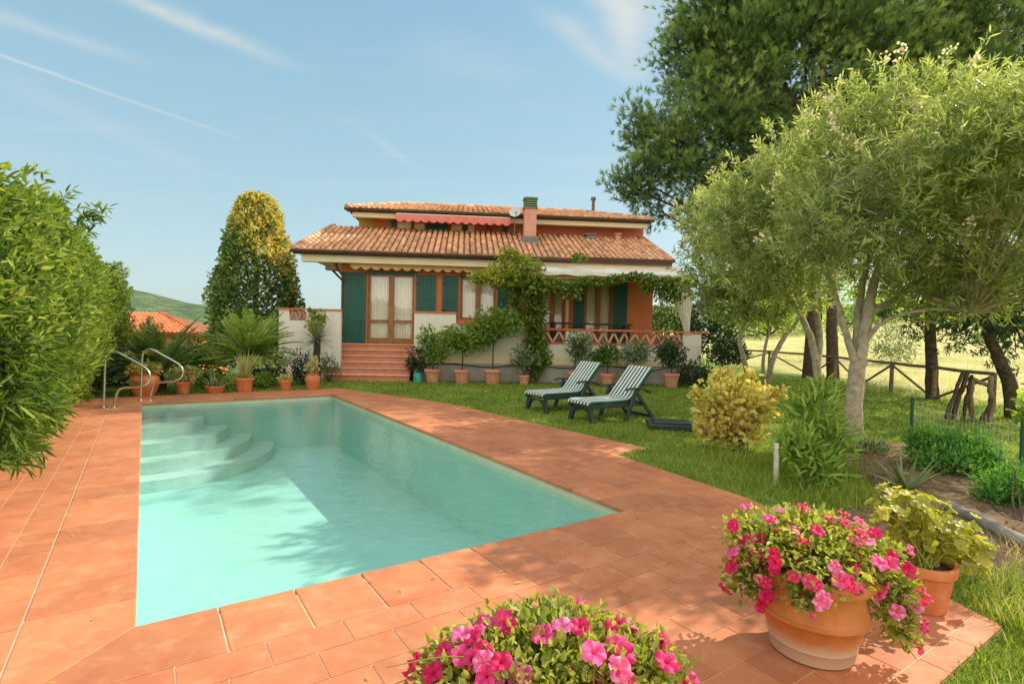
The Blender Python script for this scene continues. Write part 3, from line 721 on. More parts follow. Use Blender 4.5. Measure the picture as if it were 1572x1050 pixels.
mb = MB(); mb.span((ueL, VUE + .03, zue - .13), (ueR, VUE + .06, zue - .03)); mb.build('fascia', BROWNMETAL, house)
mb = MB(); mb.span((ueL + .2, VUE + .08, zue - .30), (ueR - .15, VUE + .3, zue - .135)); mb.span((ueL + .2, VUE + .3, zue - .17), (ueR - .15, VU + 5.3, zue - .135)); mb.build('cornice', CREAM, house)
# upper windows and shutters behind the awning
for (x0, x1, kind) in ((601, 607, 's'), (611, 631, 'c'), (634, 654, 'w'), (656, 688, 's'), (691, 711, 'w'), (712, 717, 's'), (719, 728, 'c'), (747, 754, 'f'), (772, 779, 's')):
    a, b = hu(x0, VU, 345), hu(x1, VU, 345); z1 = zue - .24; z0 = zlow
    mb = MB()
    if kind == 's': mb.span((a, VU - .06, z0), (b, VU - .005, z1)); mb.build('shutter', GREEN, house)
    elif kind == 'c': mb.span((a, VU - .04, z0), (b, VU - .005, z1)); mb.build('curtain', CLOTH, house)
    elif kind == 'f': mb.span((a, VU - .04, z0), (b, VU - .005, z1)); mb.build('window_frame', WOOD, house)
    else:
        for p in (a, b - .05): mb.span((p, VU - .05, z0), (p + .05, VU - .005, z1))
        mb.span((a + .05, VU - .05, z1 - .06), (b - .05, VU - .005, z1)); w = mb.build('window', WOOD, house)
        mb = MB(); mb.add([(a + .05, VU - .02, z0), (b - .05, VU - .02, z0), (b - .05, VU - .02, z1 - .06), (a + .05, VU - .02, z1 - .06)], [(0, 1, 2, 3)]); mb.build('pane', CLOTH, w)
def awning(name_mat, u0, u1, v0, z0, v1, z1, val, n, parent, label):
    """sloping cloth from (v0,z0) to (v1,z1) with a scalloped valance"""
    mb = MB(); k = 10
    nu = n * 6
    for i in range(nu + 1):
        u = u0 + (u1 - u0) * i / nu
        for j in range(5):
            q = j / 4; mb.v.append((u, v0 + (v1 - v0) * q, z0 + (z1 - z0) * q - .02 * math.sin(PI * q)))
    for i in range(nu):
        for j in range(4): mb.f.append((i * 5 + j, i * 5 + j + 1, (i + 1) * 5 + j + 1, (i + 1) * 5 + j)); mb.t.append(.5); mb.m.append(0)
    aw = mb.build('awning', name_mat, parent, True); aw['label'] = label
    mb = MB()
    for i in range(nu + 1):
        u = u0 + (u1 - u0) * i / nu; ph = (i % 6) / 6
        d = val * (.72 + .28 * math.sin(PI * ph)); ww = .012 * math.sin(i * .9)
        mb.v += [(u, v1 - .004, z1), (u, v1 - .012 + ww, z1 - d * .5), (u, v1 - .004 + ww * 1.6, z1 - d)]
    for i in range(nu):
        for j in range(2): mb.f.append((i * 3 + j, i * 3 + 3 + j, i * 3 + 4 + j, i * 3 + 1 + j)); mb.t.append(.5); mb.m.append(0)
    mb.build('valance', name_mat, aw, True)
    mb = MB(); mb.tube([(u0, v1 + .01, z1 + .015), (u1, v1 + .01, z1 + .015)], .02, 8); mb.build('front_bar', CANVAS, aw, True)
    return aw
va = VUE - .12
awning(AWNRED, hu(608, va, 335), hu(784, va, 335), VU, zue - .32, va, hz(332, va, 700), .29, 14, house, 'red scalloped awning over the upper windows')
va = VE + .37
awning(AWNORANGE, hu(538, va, 400), hu(742, va, 400), VF, ze - .30, va, hz(401, va, 640), .34, 13, house, 'apricot scalloped awning over the glazed door')
mb = MB(); mb.span((uL - .35, VF - .75, ze - .62), (uL - .02, VF - .5, ze - .52)); mb.bar((uL - .2, VF - .6, ze - .57), (uL + .1, VF - .02, ze - .95), .05, .05); mb.build('awning_arm', BROWNMETAL, house)
# ground floor windows
def casement(rect, parent, nm, midrail=None, bottom=0):
    a, b, c, d = rect; v = VF + .07; fw = .075
    mb = MB()
    mb.span((a + .002, v, c), (a + fw, v + .06, d - .002)); mb.span((b - fw, v, c), (b - .002, v + .06, d - .002)); mb.span((a + fw, v, d - fw), (b - fw, v + .06, d - .002)); mb.span((a + fw, v, c + .002), (b - fw, v + .06, c + fw + bottom))
    m_ = (a + b) / 2; mb.span((m_ - .09, v - .02, c + .004), (m_ + .09, v + .055, d - .01))
    if midrail:
        for p, q in ((a + fw, m_ - .09), (m_ + .09, b - fw)): mb.span((p, v + .003, midrail - .04), (q, v + .057, midrail + .04))
    w = mb.build(nm, WOOD, parent, bevel=.006)
    for p, q in ((a + fw, m_ - .09), (m_ + .09, b - fw)):
        mb = MB(); mb.add([(p, v + .03, c + fw + bottom), (q, v + .03, c + fw + bottom), (q, v + .03, d - fw), (p, v + .03, d - fw)], [(0, 1, 2, 3)]); mb.build('pane', GLASS, w)
        mb = MB(); nn = 40                         # gathered curtain behind the pane
        for i in range(nn + 1):
            u = p - .03 + (q - p + .06) * i / nn; ww = .018 * math.sin(i * 1.25) + .01 * math.sin(i * .37); mb.v += [(u, v + .12 + ww, c + .05), (u, v + .12 + ww * .6, d)]
        for i in range(nn): mb.f.append((i * 2, i * 2 + 2, i * 2 + 3, i * 2 + 1)); mb.t.append(.5); mb.m.append(0)
        mb.build('curtain', CLOTH, w, True)
    return w
casement(door, house, 'glazed_door', hz(493, VF, 600), .12)
for r_ in (win1, win2, win3): casement(r_, house, 'window')
for r_ in holes:                             # rooms behind the curtains
    mb = MB(); mb.add([(r_[0], VF + .4, r_[2]), (r_[1], VF + .4, r_[2]), (r_[1], VF + .4, r_[3]), (r_[0], VF + .4, r_[3])], [(0, 1, 2, 3)]); mb.build('room_lining', CLOTH, house)
def shutter(x0, x1, z0, z1, split):
    a, b = hu(x0, VF - .05), hu(x1, VF - .05); mb = MB(); v1, v0 = VF - .012, VF - .05
    fw = .06
    mb.span((a, v0 - .008, z0), (a + fw, v1, z1)); mb.span((b - fw, v0 - .008, z0), (b, v1, z1))
    edges = [z0] + list(split) + [z1]
    for q in edges: mb.span((a + fw, v0 - .006, max(z0, q - fw / 2)), (b - fw, v1, min(z1, q + fw / 2)))
    k = max(2, round((b - a - 2 * fw) / .085)); w = (b - a - 2 * fw) / k
    for lo, hi in zip(edges, edges[1:]):
        for i in range(k): mb.span((a + fw + i * w + .004, v0 + .006, lo), (a + fw + (i + 1) * w - .004, v1 - .004, hi))
    sh = mb.build('shutter', GREEN, house)
    for q in (z0 + .3, z1 - .3): mb = MB(); mb.span((a - .02, v0 - .016, q - .02), (a + .12, v0 - .009, q + .02)); mb.build('hinge', BLACKPIPE, sh)
shutter(524, 561, FL + .02, zt + .02, [hz(492, VF, 540), hz(454, VF, 540)])
shutter(638, 668, FL + .02, zt, [hz(459, VF, 650)]); shutter(678, 702, win1[2], zt, [hz(459, VF, 690)])
shutter(763, 794, win1[2], zt, [hz(462, VF, 780)])
shutter(880, 896, FL + .02, zt - .05, [FL + 1]); shutter(940, 962, FL + .02, zt - .05, [FL + 1])
mb = MB(); mb.span((door[0] - .05, VF - .03, zt + .002), (door[1] + .08, VF - .004, zt + .1)); mb.build('lintel', GREEN, house)
mb = MB(); mb.span((win1[0] - .05, VF - .03, win1[3] + .002), (win1[1] + .06, VF - .004, win1[3] + .09)); mb.build('lintel', GREEN, house)
for x0, x1 in ((868, 872),): mb = MB(); mb.span((hu(x0, VF), VF - .03, FL), (hu(x1, VF), VF - .004, zt)); mb.build('pilaster', CREAM, house)
# chimney, flue, vents, dish
vc = 2.9; cu, _ = hp(813, 360, vc)
zc0 = ze + (zT - ze) * (vc - VE) / (VU - VE); w_ = abs(hu(822, vc) - hu(804, vc)); ztop = hz(322, vc, 813); zcap = hz(304, vc, 813)
mb = MB(); mb.span((cu - w_ / 2, vc - w_ / 2, zc0 - .5), (cu + w_ / 2, vc + w_ / 2, ztop)); ch = mb.build('chimney', CHIMWALL, house, bevel=.01)
mb = MB(); nl = 5
for i in range(nl):
    z0 = ztop + (zcap - ztop) * i / nl; h = (zcap - ztop) / nl
    e = .04 if i in (0, 4) else .015
    mb.span((cu - w_ / 2 - e, vc - w_ / 2 - e, z0 + .003), (cu + w_ / 2 + e, vc + w_ / 2 + e, z0 + h * .62)); mb.span((cu - w_ / 2 + .06, vc - w_ / 2 + .06, z0 + h * .62), (cu + w_ / 2 - .06, vc + w_ / 2 - .06, z0 + h + .003))
mb.build('chimney_cap', CHIMCAP, ch)
mb = MB(); mb.span((cu - w_ / 2 - .08, vc - w_ / 2 - .1, zc0 - .16), (cu + w_ / 2 + .08, vc + w_ / 2 + .05, zc0 + .17)); mb.build('flashing', LEAD, ch)
fu, fz = hp(909, 324, RV); mb = MB(); mb.tube([(fu, RV - .2, fz - .3), (fu, RV - .2, hz(309, RV, 909))], .075, 10); mb.tube([(fu, RV - .2, hz(309, RV, 909)), (fu, RV - .2, hz(305, RV, 909))], .12, 10)
mb.build('flue', LEAD, house, True)
for (x, y, mt, sz) in ((906, 351, LEAD, (.32, .3, .16)), (948, 356, POTPINK, (.2, .2, .22))):
    v_ = 3.7; u_, z_ = hp(x, y, v_); zz = ze + (zT - ze) * (v_ - VE) / (VU - VE)
    mb = MB(); mb.span((u_ - sz[0] / 2, v_ - sz[1] / 2, zz), (u_ + sz[0] / 2, v_ + sz[1] / 2, zz + sz[2])); mb.span((u_ - sz[0] / 2 - .05, v_ - sz[1] / 2 - .05, zz + sz[2] + .001), (u_ + sz[0] / 2 + .05, v_ + sz[1] / 2 + .05, zz + sz[2] + .05)); mb.build('roof_vent', mt, house, bevel=.01)
vd = VUE - .25; du, dz = hp(791, 327, vd)
dish = thing('satellite_dish', 'pale round satellite dish beside the chimney at the upper eave', 'dish', HW(du, vd, dz), HY)
mb = MB(); prof = [(0, 0), (.08, .006), (.16, .025), (.22, .05), (.225, .052), (.22, .058), (.16, .034), (.08, .014), (0, .008)]; mb.lathe(prof, 24)
o = mb.build('reflector', DISH, dish, True); o.rotation_euler = (math.radians(62), 0, math.radians(-15))
mb = MB(); mb.tube([(0, .03, -.02), (0, .12, -.1), (0, .12, -.75)], .02, 8); mb.build('mast', LEAD, dish, True)
mb = MB(); mb.tube([(0, -.01, -.18), (.02, -.22, -.05)], .01, 6); mb.tube([(.02, -.22, -.05), (.0, -.16, -.01)], .03, 8); mb.build('receiver_arm', LEAD, dish, True)

# ------------------------------------------------------------------ terrace in front of the villa
u_par0, u_par1 = hu(636, 0), hu(700, 0); u_low1 = hu(830, 0); u_end = hu(1078, 0)
zpar = hz(481, 0, 668); zrail = hz(505, 0, 850); zlowc = hz(496, 0, 730)
terr = thing('terrace_wall', 'white plastered terrace wall with clay lattice railing behind the potted lemons', 'wall', HW(0, 0), HY)
zb1, zb2 = hz(560, 0, 850), hz(548, 0, 850)
zl0 = hz(528, 0, 930)                        # foot of the lattice
mb = MB()
mb.span((u_par0, 0, zb2), (u_par1, .2, zpar)); mb.span((u_par1, .001, zb2), (u_low1, .2, zlowc - .05)); mb.span((u_low1, .001, zb2), (u_end, .2, zl0 - .04))
p1 = (hu(869, 0), hu(902, 0)); p2 = (hu(1049, 0), hu(1077, 0))
for a, b in (p1, p2): mb.span((a, -.012, zl0 - .039), (b, .21, zrail - .045))
mb.span((u_end - .2, .201, zb2), (u_end, VF + 4, zl0 + .3))
mb.build('parapet', PLASTER, terr)
mb = MB(); mb.span((u_par0, -.05, zb1), (u_end, .19, zb2 - .002)); mb.build('string_course', CREAM, terr, bevel=.008)
mb = MB(); mb.span((u_par0, -.025, -.1), (u_end, .19, zb1 - .002)); mb.build('plinth', GREYBASE, terr)
mb = MB(); mb.span((u_par0 - .04, -.04, zpar + .001), (u_par1 + .04, .24, zpar + .05)); mb.span((u_par1 + .041, -.035, zlowc - .049), (u_low1, .24, zlowc)); mb.span((u_low1 + .001, -.06, zrail - .044), (u_end + .12, .25, zrail + .02))
mb.span((u_low1 + .001, -.02, zl0 - .038), (p1[0] - .002, .2, zl0 + .02)); mb.span((p1[1] + .002, -.02, zl0 - .038), (p2[0] - .002, .2, zl0 + .02))
mb.build('coping', TERRARED, terr, bevel=.008)
def lattice(mb, a, b, z0, z1, v0, v1, w):
    k = max(1, round((b - a) / w)); w = (b - a) / k; th = .062
    for i in range(k):
        x = a + i * w
        for p, q in (((x, z0), (x + w / 2, z1)), ((x + w / 2, z1), (x + w, z0))):
            mb.bar((p[0], (v0 + v1) / 2, p[1]), (q[0], (v0 + v1) / 2, q[1]), v1 - v0, th, (0, 1, 0) if False else (0, 0, 1), float(RNG.random()))
mb = MB(); lattice(mb, hu(830, 0), p1[0] - .01, zl0 + .015, zrail - .075, .03, .15, .36); lattice(mb, p1[1] + .01, p2[0] - .01, zl0 + .015, zrail - .075, .03, .15, .36)
mb.build('lattice', STEPTREAD, terr)
# terrace floor slab
mb = MB(); mb.span((u_par1 - 1.4, .22, FL - .12), (u_end - .21, VF - .005, FL)); mb.span((hu(424, 0), .22, FL - .12), (hu(512, 0) , VF - .005, FL - .01)); mb.span((uR + .01, VF, FL - .12), (u_end - .21, VF + 4, FL))
struct(mb.build('terrace_floor', TERRARED)).matrix_world = Matrix.Translation(HW(0, 0)) @ Matrix.Rotation(HY, 4, 'Z')
# left wall beside the steps
lw = thing('terrace_wall', 'pale grey wall with clay coping left of the entrance steps', 'wall', HW(0, 0), HY)
a, b = hu(428, .1), hu(523, .1); zl = hz(476, .1, 470)
la, lb, lz0 = hu(444, .1), hu(470, .1), hz(492, .1, 457)
mb = MB(); mb2 = MB()
mb.span((a, .1, -.1), (la, .3, zl)); mb.span((lb, .1, -.1), (b, .3, zl)); mb.span((la, .1, -.1), (lb, .3, lz0)); mb.span((a, .301, -.1), (a + .2, VF + 2, zl)); mb.build('parapet', PLASTER, lw)
mb2.span((a - .04, .06, zl + .001), (b + .02, .34, zl + .05)); mb2.build('coping', TERRARED, lw, bevel=.008)
mb = MB(); lattice(mb, la, lb, lz0 + .02, zl - .02, .14, .26, .3); mb.build('lattice', POTPINK, lw)
# steps
sa0, sa1 = hu(510, 0), hu(632, 0)
steps = thing('entrance_steps', 'clay tiled steps rising from the lawn to the glazed door', 'steps', HW(0, 0), HY)
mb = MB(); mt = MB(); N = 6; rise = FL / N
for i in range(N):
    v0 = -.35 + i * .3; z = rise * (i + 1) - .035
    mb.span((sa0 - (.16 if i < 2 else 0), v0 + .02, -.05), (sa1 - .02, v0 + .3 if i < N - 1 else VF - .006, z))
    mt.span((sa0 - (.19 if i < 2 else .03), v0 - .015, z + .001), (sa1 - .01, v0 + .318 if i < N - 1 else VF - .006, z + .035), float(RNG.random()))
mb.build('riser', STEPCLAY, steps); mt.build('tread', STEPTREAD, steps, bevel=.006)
# table on the terrace
tb = thing('terrace_table', 'long dark table standing behind the lattice railing', 'table', HW(hu(905, .8), .8, FL), HY)
mb = MB(); mb.span((-1.35, -.4, .80), (1.35, .3, .86)); mb.build('tabletop', TABLEDARK, tb, bevel=.008)
for x in (-1.25, 1.25):
    for y in (-.33, .23): mb = MB(); mb.span((x - .035, y - .035, 0), (x + .035, y + .035, .798)); mb.build('leg', TABLEDARK, tb)
# irrigation pipe along the foot of the wall
mb = MB(); P = []
for i in range(60):
    q = i / 59; u = hu(655, -.1) + (hu(1060, -.1) - hu(655, -.1)) * q; P.append(HW(u, -.09 - .03 * math.sin(q * 9), .50 + .12 * math.sin(q * 21) * (1 if q > .75 else .35)))
mb.tube(P, .018, 6); tag(mb.build('irrigation_pipe', BLACKPIPE, None, True), 'thin black pipe sagging along the foot of the terrace wall', 'pipe')

# pergola
per = thing('pergola', 'pergola with a white canvas roof beside the villa', 'pergola', HW(0, 0), HY)
c0, c1 = hu(806, .05), hu(1062, .05); zf1 = hz(419, .0, 920); zb_ = hz(404, 1.1, 920)
mb = MB(); nu = 40
for i in range(nu + 1):
    u = c0 + (c1 - c0) * i / nu
    for j in range(7):
        q = j / 6; mb.v.append((u, 1.3 - 1.4 * q, zb_ + (zf1 - zb_) * q - .045 * math.sin(PI * q) * (1 + .5 * math.sin(i * .8)) + .012 * math.sin(i * 1.9)))
    mb.v.append((u, -.105, zf1 - .12 + .02 * math.sin(i * .9)))
for i in range(nu):
    for j in range(7): mb.f.append((i * 8 + j, i * 8 + j + 1, i * 8 + 9 + j, i * 8 + 8 + j)); mb.t.append(.5); mb.m.append(0)
mb.build('canopy', CANVAS, per, True)
mb = MB(); mb.span((c0 - .1, -.06, zf1 - .28), (c1 + .1, .04, zf1 - .14)); mb.build('beam', WOOD, per, bevel=.008)
for x in (818, 1056):
    u = hu(x, 0) ; mb = MB(); mb.span((u - .05, -.05 if x == 818 else .05, -.05 if x == 818 else zrail + .002), (u + .05, .05 if x == 818 else .15, zf1 - .281)); mb.build('post', WOOD, per, bevel=.006)
# gathered curtain on the pergola's right end
cu_ = thing('curtain', 'white curtain gathered at the right end of the pergola', 'curtain', HW(hu(1047, .1), .12, 0), HY)
mb = MB(); zt_, zb3 = hz(448, .1, 1040), zrail - .08; nn = 26
for j in range(9):
    q = j / 8; z = zt_ + (zb3 - zt_) * q; w = .62 * (1 - q) ** 1.2 + .16; off = .32 * q - .1
    for i in range(nn + 1):
        x = (i / nn - .5) * w + off * .6; mb.v.append((x, -.16 + .035 * math.sin(i * 1.5 + q), z))
for j in range(8):
    for i in range(nn): a = j * (nn + 1) + i; mb.f.append((a, a + 1, a + nn + 2, a + nn + 1)); mb.t.append(.5); mb.m.append(0)
mb.build('cloth', CLOTH, cu_, True)

# ------------------------------------------------------------------ trees and shrubs
def tree_thing(name, label, cat, base, group=None): return thing(name, label, cat, (float(base[0]), float(base[1]), float(terrain_z(base[0], base[1])) if len(base) < 3 else float(base[2])), 0, group)
def loc(p, base): return np.array(p) - np.array([base[0], base[1], base[2] if len(base) > 2 else 0])

# clipped hedge on the left
hd = thing('hedge', 'tall bright green clipped laurel hedge along the left of the paving', 'hedge', ST(-1.7, 6))
HB = np.array(ST(-1.7, 6))
n = 100000
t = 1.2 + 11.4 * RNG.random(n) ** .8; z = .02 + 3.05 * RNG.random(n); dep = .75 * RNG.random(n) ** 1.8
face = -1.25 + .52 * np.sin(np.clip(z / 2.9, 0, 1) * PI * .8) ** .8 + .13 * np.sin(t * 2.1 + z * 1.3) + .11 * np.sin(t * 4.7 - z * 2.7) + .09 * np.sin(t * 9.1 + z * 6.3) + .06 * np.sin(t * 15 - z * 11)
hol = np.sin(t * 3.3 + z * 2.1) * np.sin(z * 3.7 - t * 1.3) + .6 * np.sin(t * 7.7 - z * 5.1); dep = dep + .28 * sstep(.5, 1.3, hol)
s_ = face - dep; s_ = s_ + .34 * sstep(8, 12.2, t) * np.clip(z - .4, 0, 1) - .55 * sstep(6.6, 3.2, t) * np.clip(1.8 - z, 0, 1)
out = np.stack([np.ones(n), np.zeros(n), .25 * np.ones(n)], 1)
topn = RNG.random(n) < .25                  # top surface and far end
ht = 2.55 + .32 * sstep(1.5, 5, t) + .12 * np.sin(t * 1.7) + .13 * np.sin(t * 4.1) + .1 * np.sin(t * 11 + s_ * 7) - .25 * sstep(9, 12.6, t)
z = np.where(topn, ht - dep * .5, np.minimum(z, ht)); s_ = np.where(topn, -.75 - 1.6 * RNG.random(n), s_)
endn = RNG.random(n) < .12; t = np.where(endn, 12.6 + .25 * np.sin(z * 3 + s_ * 4) - dep * .6, t); s_ = np.where(endn, -.75 - 1.5 * RNG.random(n) - .5 * (z < .8), s_); z = np.where(endn, 3.0 * RNG.random(n), z)
W3 = np.stack([NL[0] + E2[0] * s_ + E1[0] * t, NL[1] + E2[1] * s_ + E1[1] * t, z], 1)
od = np.stack([E2[0] * .8 - E1[0] * .1 + RNG.normal(size=n) * .5, E2[1] * .8 - E1[1] * .3 + RNG.normal(size=n) * .5, .55 + RNG.normal(size=n) * .45], 1)
vv = .68 - dep * 1.1 + .14 * np.sin(t * 9.1 + z * 6.3) + RNG.normal(size=n) * .17  # shade in the depth and hollows is put into the leaf colour
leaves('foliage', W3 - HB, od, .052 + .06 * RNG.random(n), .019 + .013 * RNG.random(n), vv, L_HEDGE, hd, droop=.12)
# long leafy shoots rising from the top and hanging low by the camera
P = []; Dv = []
for k in range(220):
    tt = RNG.uniform(2, 12); P.append(ST(-.9 - RNG.random() * .8, tt, 2.45 + .32 * float(sstep(1.5, 5, tt)) + .1 * RNG.random())); Dv.append((RNG.normal() * .35, RNG.normal() * .35, 1))
for (x, y) in ((70, 345), (78, 335), (105, 368), (112, 362), (120, 360), (128, 366), (135, 362), (60, 350)):
    p = D(x, y, 7.8); P.append(tuple(p)); Dv.append((.5, .1, 1)); P.append(tuple(p + np.array([.08, 0, .22]))); Dv.append((.7, .1, .7))
for k in range(40):
    tt = RNG.uniform(4.6, 5.8); P.append(ST(-1.25 + .1 * RNG.random(), tt, .15 + .75 * RNG.random())); Dv.append((E2[0] + RNG.normal() * .4, E2[1] - .4 + RNG.normal() * .4, -.1 + RNG.normal() * .3))
P = np.array(P); Dv = unit(np.array(Dv)); a_ = sprigs(P, Dv, 14, .32, .62, .13, .028, np.full(len(P), .62))
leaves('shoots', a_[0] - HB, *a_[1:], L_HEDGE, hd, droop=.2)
P = np.array([ST(-1.12 + .15 * RNG.random(), RNG.uniform(2.2, 4.8), RNG.uniform(.5, 1.5)) for k in range(170)]); Dv = unit(np.array([E2[0], E2[1], .2]) * .8 + rnd(170) * .6)
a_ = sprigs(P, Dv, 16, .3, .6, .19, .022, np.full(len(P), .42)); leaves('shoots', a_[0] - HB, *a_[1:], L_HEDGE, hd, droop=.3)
mb = MB()
for k in range(16): mb.tube([np.array(ST(-1.9 + RNG.normal() * .15, .9 + k * .74, -.05)) - HB, np.array(ST(-1.8 + RNG.normal() * .3, .9 + k * .74 + RNG.normal() * .3, 2.6)) - HB], [.05, .02], 6)
mb.build('stems', DARKBARK, hd, True)

# clipped holly-like cone tree behind the cycads
hb = D(392, 540, 20.5); hb = np.array([hb[0], hb[1], float(terrain_z(hb[0], hb[1]))])
ht_ = tree_thing('conical_tree', 'clipped conical evergreen with a sunlit yellow crown left of the villa', 'tree', hb)
n = 17000; ztop_ = D(392, 300, 20.5)[2]; zc = RNG.random(n) ** .9; z = .3 + (ztop_ - .3) * zc
rad = np.interp(zc, [0, .2, .42, .6, .75, .88, .96, 1], [1.32, 1.5, 1.45, 1.17, .96, .76, .60, .32])
th = RNG.random(n) * 2 * PI; dep = RNG.random(n) ** 1.7 * .45
rr = rad * (1 + .08 * np.sin(th * 5 + z * 3) + .07 * np.sin(th * 9 - z * 5) + .07 * np.sin(th * 17 + z * 13)) - dep
P = np.stack([rr * np.cos(th), rr * np.sin(th), z], 1) + np.array([0, 0, -hb[2]])
od = np.stack([np.cos(th), np.sin(th), .5 * np.ones(n)], 1) + rnd(n) * 1.0
vv = .57 - dep * .6 + RNG.normal(size=n) * .14 + 0.34 * sstep(3.5, 5.1, z + 1.0 * np.cos(th) - .2)  # sunlight on the upper right is put into the leaf colour as yellow
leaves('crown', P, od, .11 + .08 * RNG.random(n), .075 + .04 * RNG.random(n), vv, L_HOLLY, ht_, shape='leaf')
mb = MB(); mb.tube([(0, 0, -.1), (0, 0, 3 - hb[2]), (.05, 0, ztop_ - hb[2] - .7)], [.16, .1, .03], 8); mb.build('trunk', DARKBARK, ht_, True)

# umbrella pine behind the oleanders
pb = D(1245, 575, 22.0); pb = np.array([pb[0], pb[1], 0.])
pine = tree_thing('pine_tree', 'huge dark green pine towering behind the oleanders', 'tree', pb)
PX = 22.0 / 837
def PC(x, y, dy=0): return D(x, y, 24.5 + dy)
specs = []
for (x, y, r, dy) in ((1235, 95, 165, 0), (1130, 130, 95, 0), (1085, 205, 85, -.5), (1010, 215, 48, 0), (990, 280, 44, .3), (1045, 250, 50, -1), (960, 282, 24, .2), (1060, 90, 55, .4), (1150, 30, 105, .5), (1240, -30, 130, .8),
                      (1390, 20, 150, .5), (1500, 60, 130, 1), (1420, 130, 110, 0), (1560, 160, 110, 0), (1330, 190, 100, -.6), (1200, 235, 90, -.8), (1110, 300, 60, 0), (1480, 250, 120, .4), (1085, 20, 55, 0), (985, 180, 26, 0), (1005, 320, 30, 0)):
    R = r * PX * 24.5 / 22; specs.append((PC(x, y, dy), (R, R * 1.0, R * .82)))
P, od, dp = blobs(specs, 3600, .65)           # branch-end clumps
cl = P; k = 13
off = RNG.normal(size=(len(cl), k, 3)) * np.array([.38, .38, .28]); tp = (cl[:, None] + off).reshape(-1, 3)
td = unit(np.repeat(od, k, 0) * .7 + np.array([0, 0, .55]) + rnd(len(tp)) * .55)
tv = np.repeat(.30 + dp * .32, k) + .42 * (off[..., 2].ravel() / .3) * .5 + RNG.normal(size=len(tp)) * .09  # painted highlights: upper tufts of each clump get lighter needles
nd = 17
b_ = np.repeat(tp, nd, 0) + np.repeat(td, nd, 0) * (RNG.random(len(tp) * nd) * .16)[:, None]; dd = unit(np.repeat(td, nd, 0) + rnd(len(b_)) * .62)
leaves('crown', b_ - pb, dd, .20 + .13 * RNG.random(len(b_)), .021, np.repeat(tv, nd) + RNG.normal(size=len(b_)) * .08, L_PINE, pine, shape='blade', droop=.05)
mb = MB(); fork = np.array([0, 0, 5.2])
limb(mb, [(0, 0, -.1), (.05, 0, 2.5), (0, .1, 5.2), (.1, .2, 9), (.2, .3, 13)], .34, .12, 10)
for q in range(0, len(specs)):
    c = np.array(specs[q][0]) - pb; st = np.array([0, .1, min(max(3.8, c[2] * .62), 10)]); mid = (st + c) / 2 + np.array([0, 0, -.4]); limb(mb, [st, mid, c], .11, .03, 6, .03)
for q in range(0, len(cl), 40):
    c = cl[q] - pb; sc = min(specs, key=lambda s: np.linalg.norm(s[0] - cl[q]))[0] - pb; limb(mb, [sc, (sc + c) / 2 + RNG.normal(size=3) * .1, c], .035, .012, 4)
mb.build('trunk', DARKBARK, pine, True)
pb2 = D(1278, 580, 21.4); pb2[2] = 0
p2_ = tree_thing('pine_tree', 'slimmer pine trunk standing just right of the huge pine', 'tree', pb2)
mb = MB(); limb(mb, [(0, 0, -.1), (-.1, 0, 2), (-.12, .1, 4), (.1, .3, 7)], .24, .12, 9, .01); mb.build('trunk', DARKBARK, p2_, True)
specs2 = [(np.array(D(1275, 330, 21.8)) , (2.0, 1.6, 1.3)), (np.array(D(1340, 280, 22.2)), (1.8, 1.6, 1.3))]
P, od, dp = blobs(specs2, 160, .5); tp = np.repeat(P, 9, 0) + RNG.normal(size=(len(P) * 9, 3)) * .3; td = unit(rnd(len(tp)) * .7 + np.array([0, 0, .6]))
b_ = np.repeat(tp, 10, 0); dd = unit(np.repeat(td, 10, 0) + rnd(len(b_)) * .8)
leaves('crown', b_ - pb2, dd, .17, .026, .3 + RNG.normal(size=len(b_)) * .1, L_PINE, p2_, shape='blade')

# oleander trees
def oleander(label, base, paths, specs, nshoot, k, L, W, dens=1.0, vb=.5, mat=L_OLE, flowers=70, name='oleander_tree', barkm=BARK, shell=.6, group='oleanders', cat='tree'):
    tr = tree_thing(name, label, cat, (base[0], base[1], 0), group); b = np.array([base[0], base[1], 0.])
    mb = MB()
    tips = []
    for pts, r0, r1 in paths:
        Q = limb(mb, [np.array(p) - b for p in pts], r0, r1, 9, .006); tips.append(np.array(Q[-1]))
    for c, r in specs:                        # secondary branches into each lobe
        c_ = np.array(c) - b; tp = min(tips, key=lambda q: np.linalg.norm(q - c_))
        for q in range(5):
            e = c_ + RNG.normal(size=3) * np.array(r) * .45; limb(mb, [tp, (tp + e) / 2 + RNG.normal(size=3) * .08, e], .025, .007, 5)
    mb.build('trunk', barkm, tr, True)
    P, od, dp = blobs(specs, nshoot, shell)
    d = unit(od * .6 + np.array([0, 0, .55]) + rnd(len(P)) * .5)
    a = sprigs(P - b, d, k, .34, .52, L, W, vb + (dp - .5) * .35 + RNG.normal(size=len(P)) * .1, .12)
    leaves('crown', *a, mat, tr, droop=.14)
    if flowers:
        w = np.argsort(-dp + RNG.random(len(P)) * .4)[:flowers]; nf = 14
        fp = np.repeat(P[w] - b + d[w] * .36, nf, 0) + RNG.normal(size=(flowers * nf, 3)) * .04
        leaves('blossoms', fp, rnd(len(fp)) + np.array([0, 0, .4]), .045, .04, .6 + RNG.normal(size=len(fp)) * .3, F_WHITE, tr, shape='round')
    return tr
Y1 = 8.64; b1 = G(1312, 680)
def o1(x, y, dy=0): return D(x, y, Y1 + dy)
def blob(x, y, Y, rx, rz, dy=1.0): m = Y / 837; return (D(x, y, Y), (rx * m, rx * m * dy, rz * m))
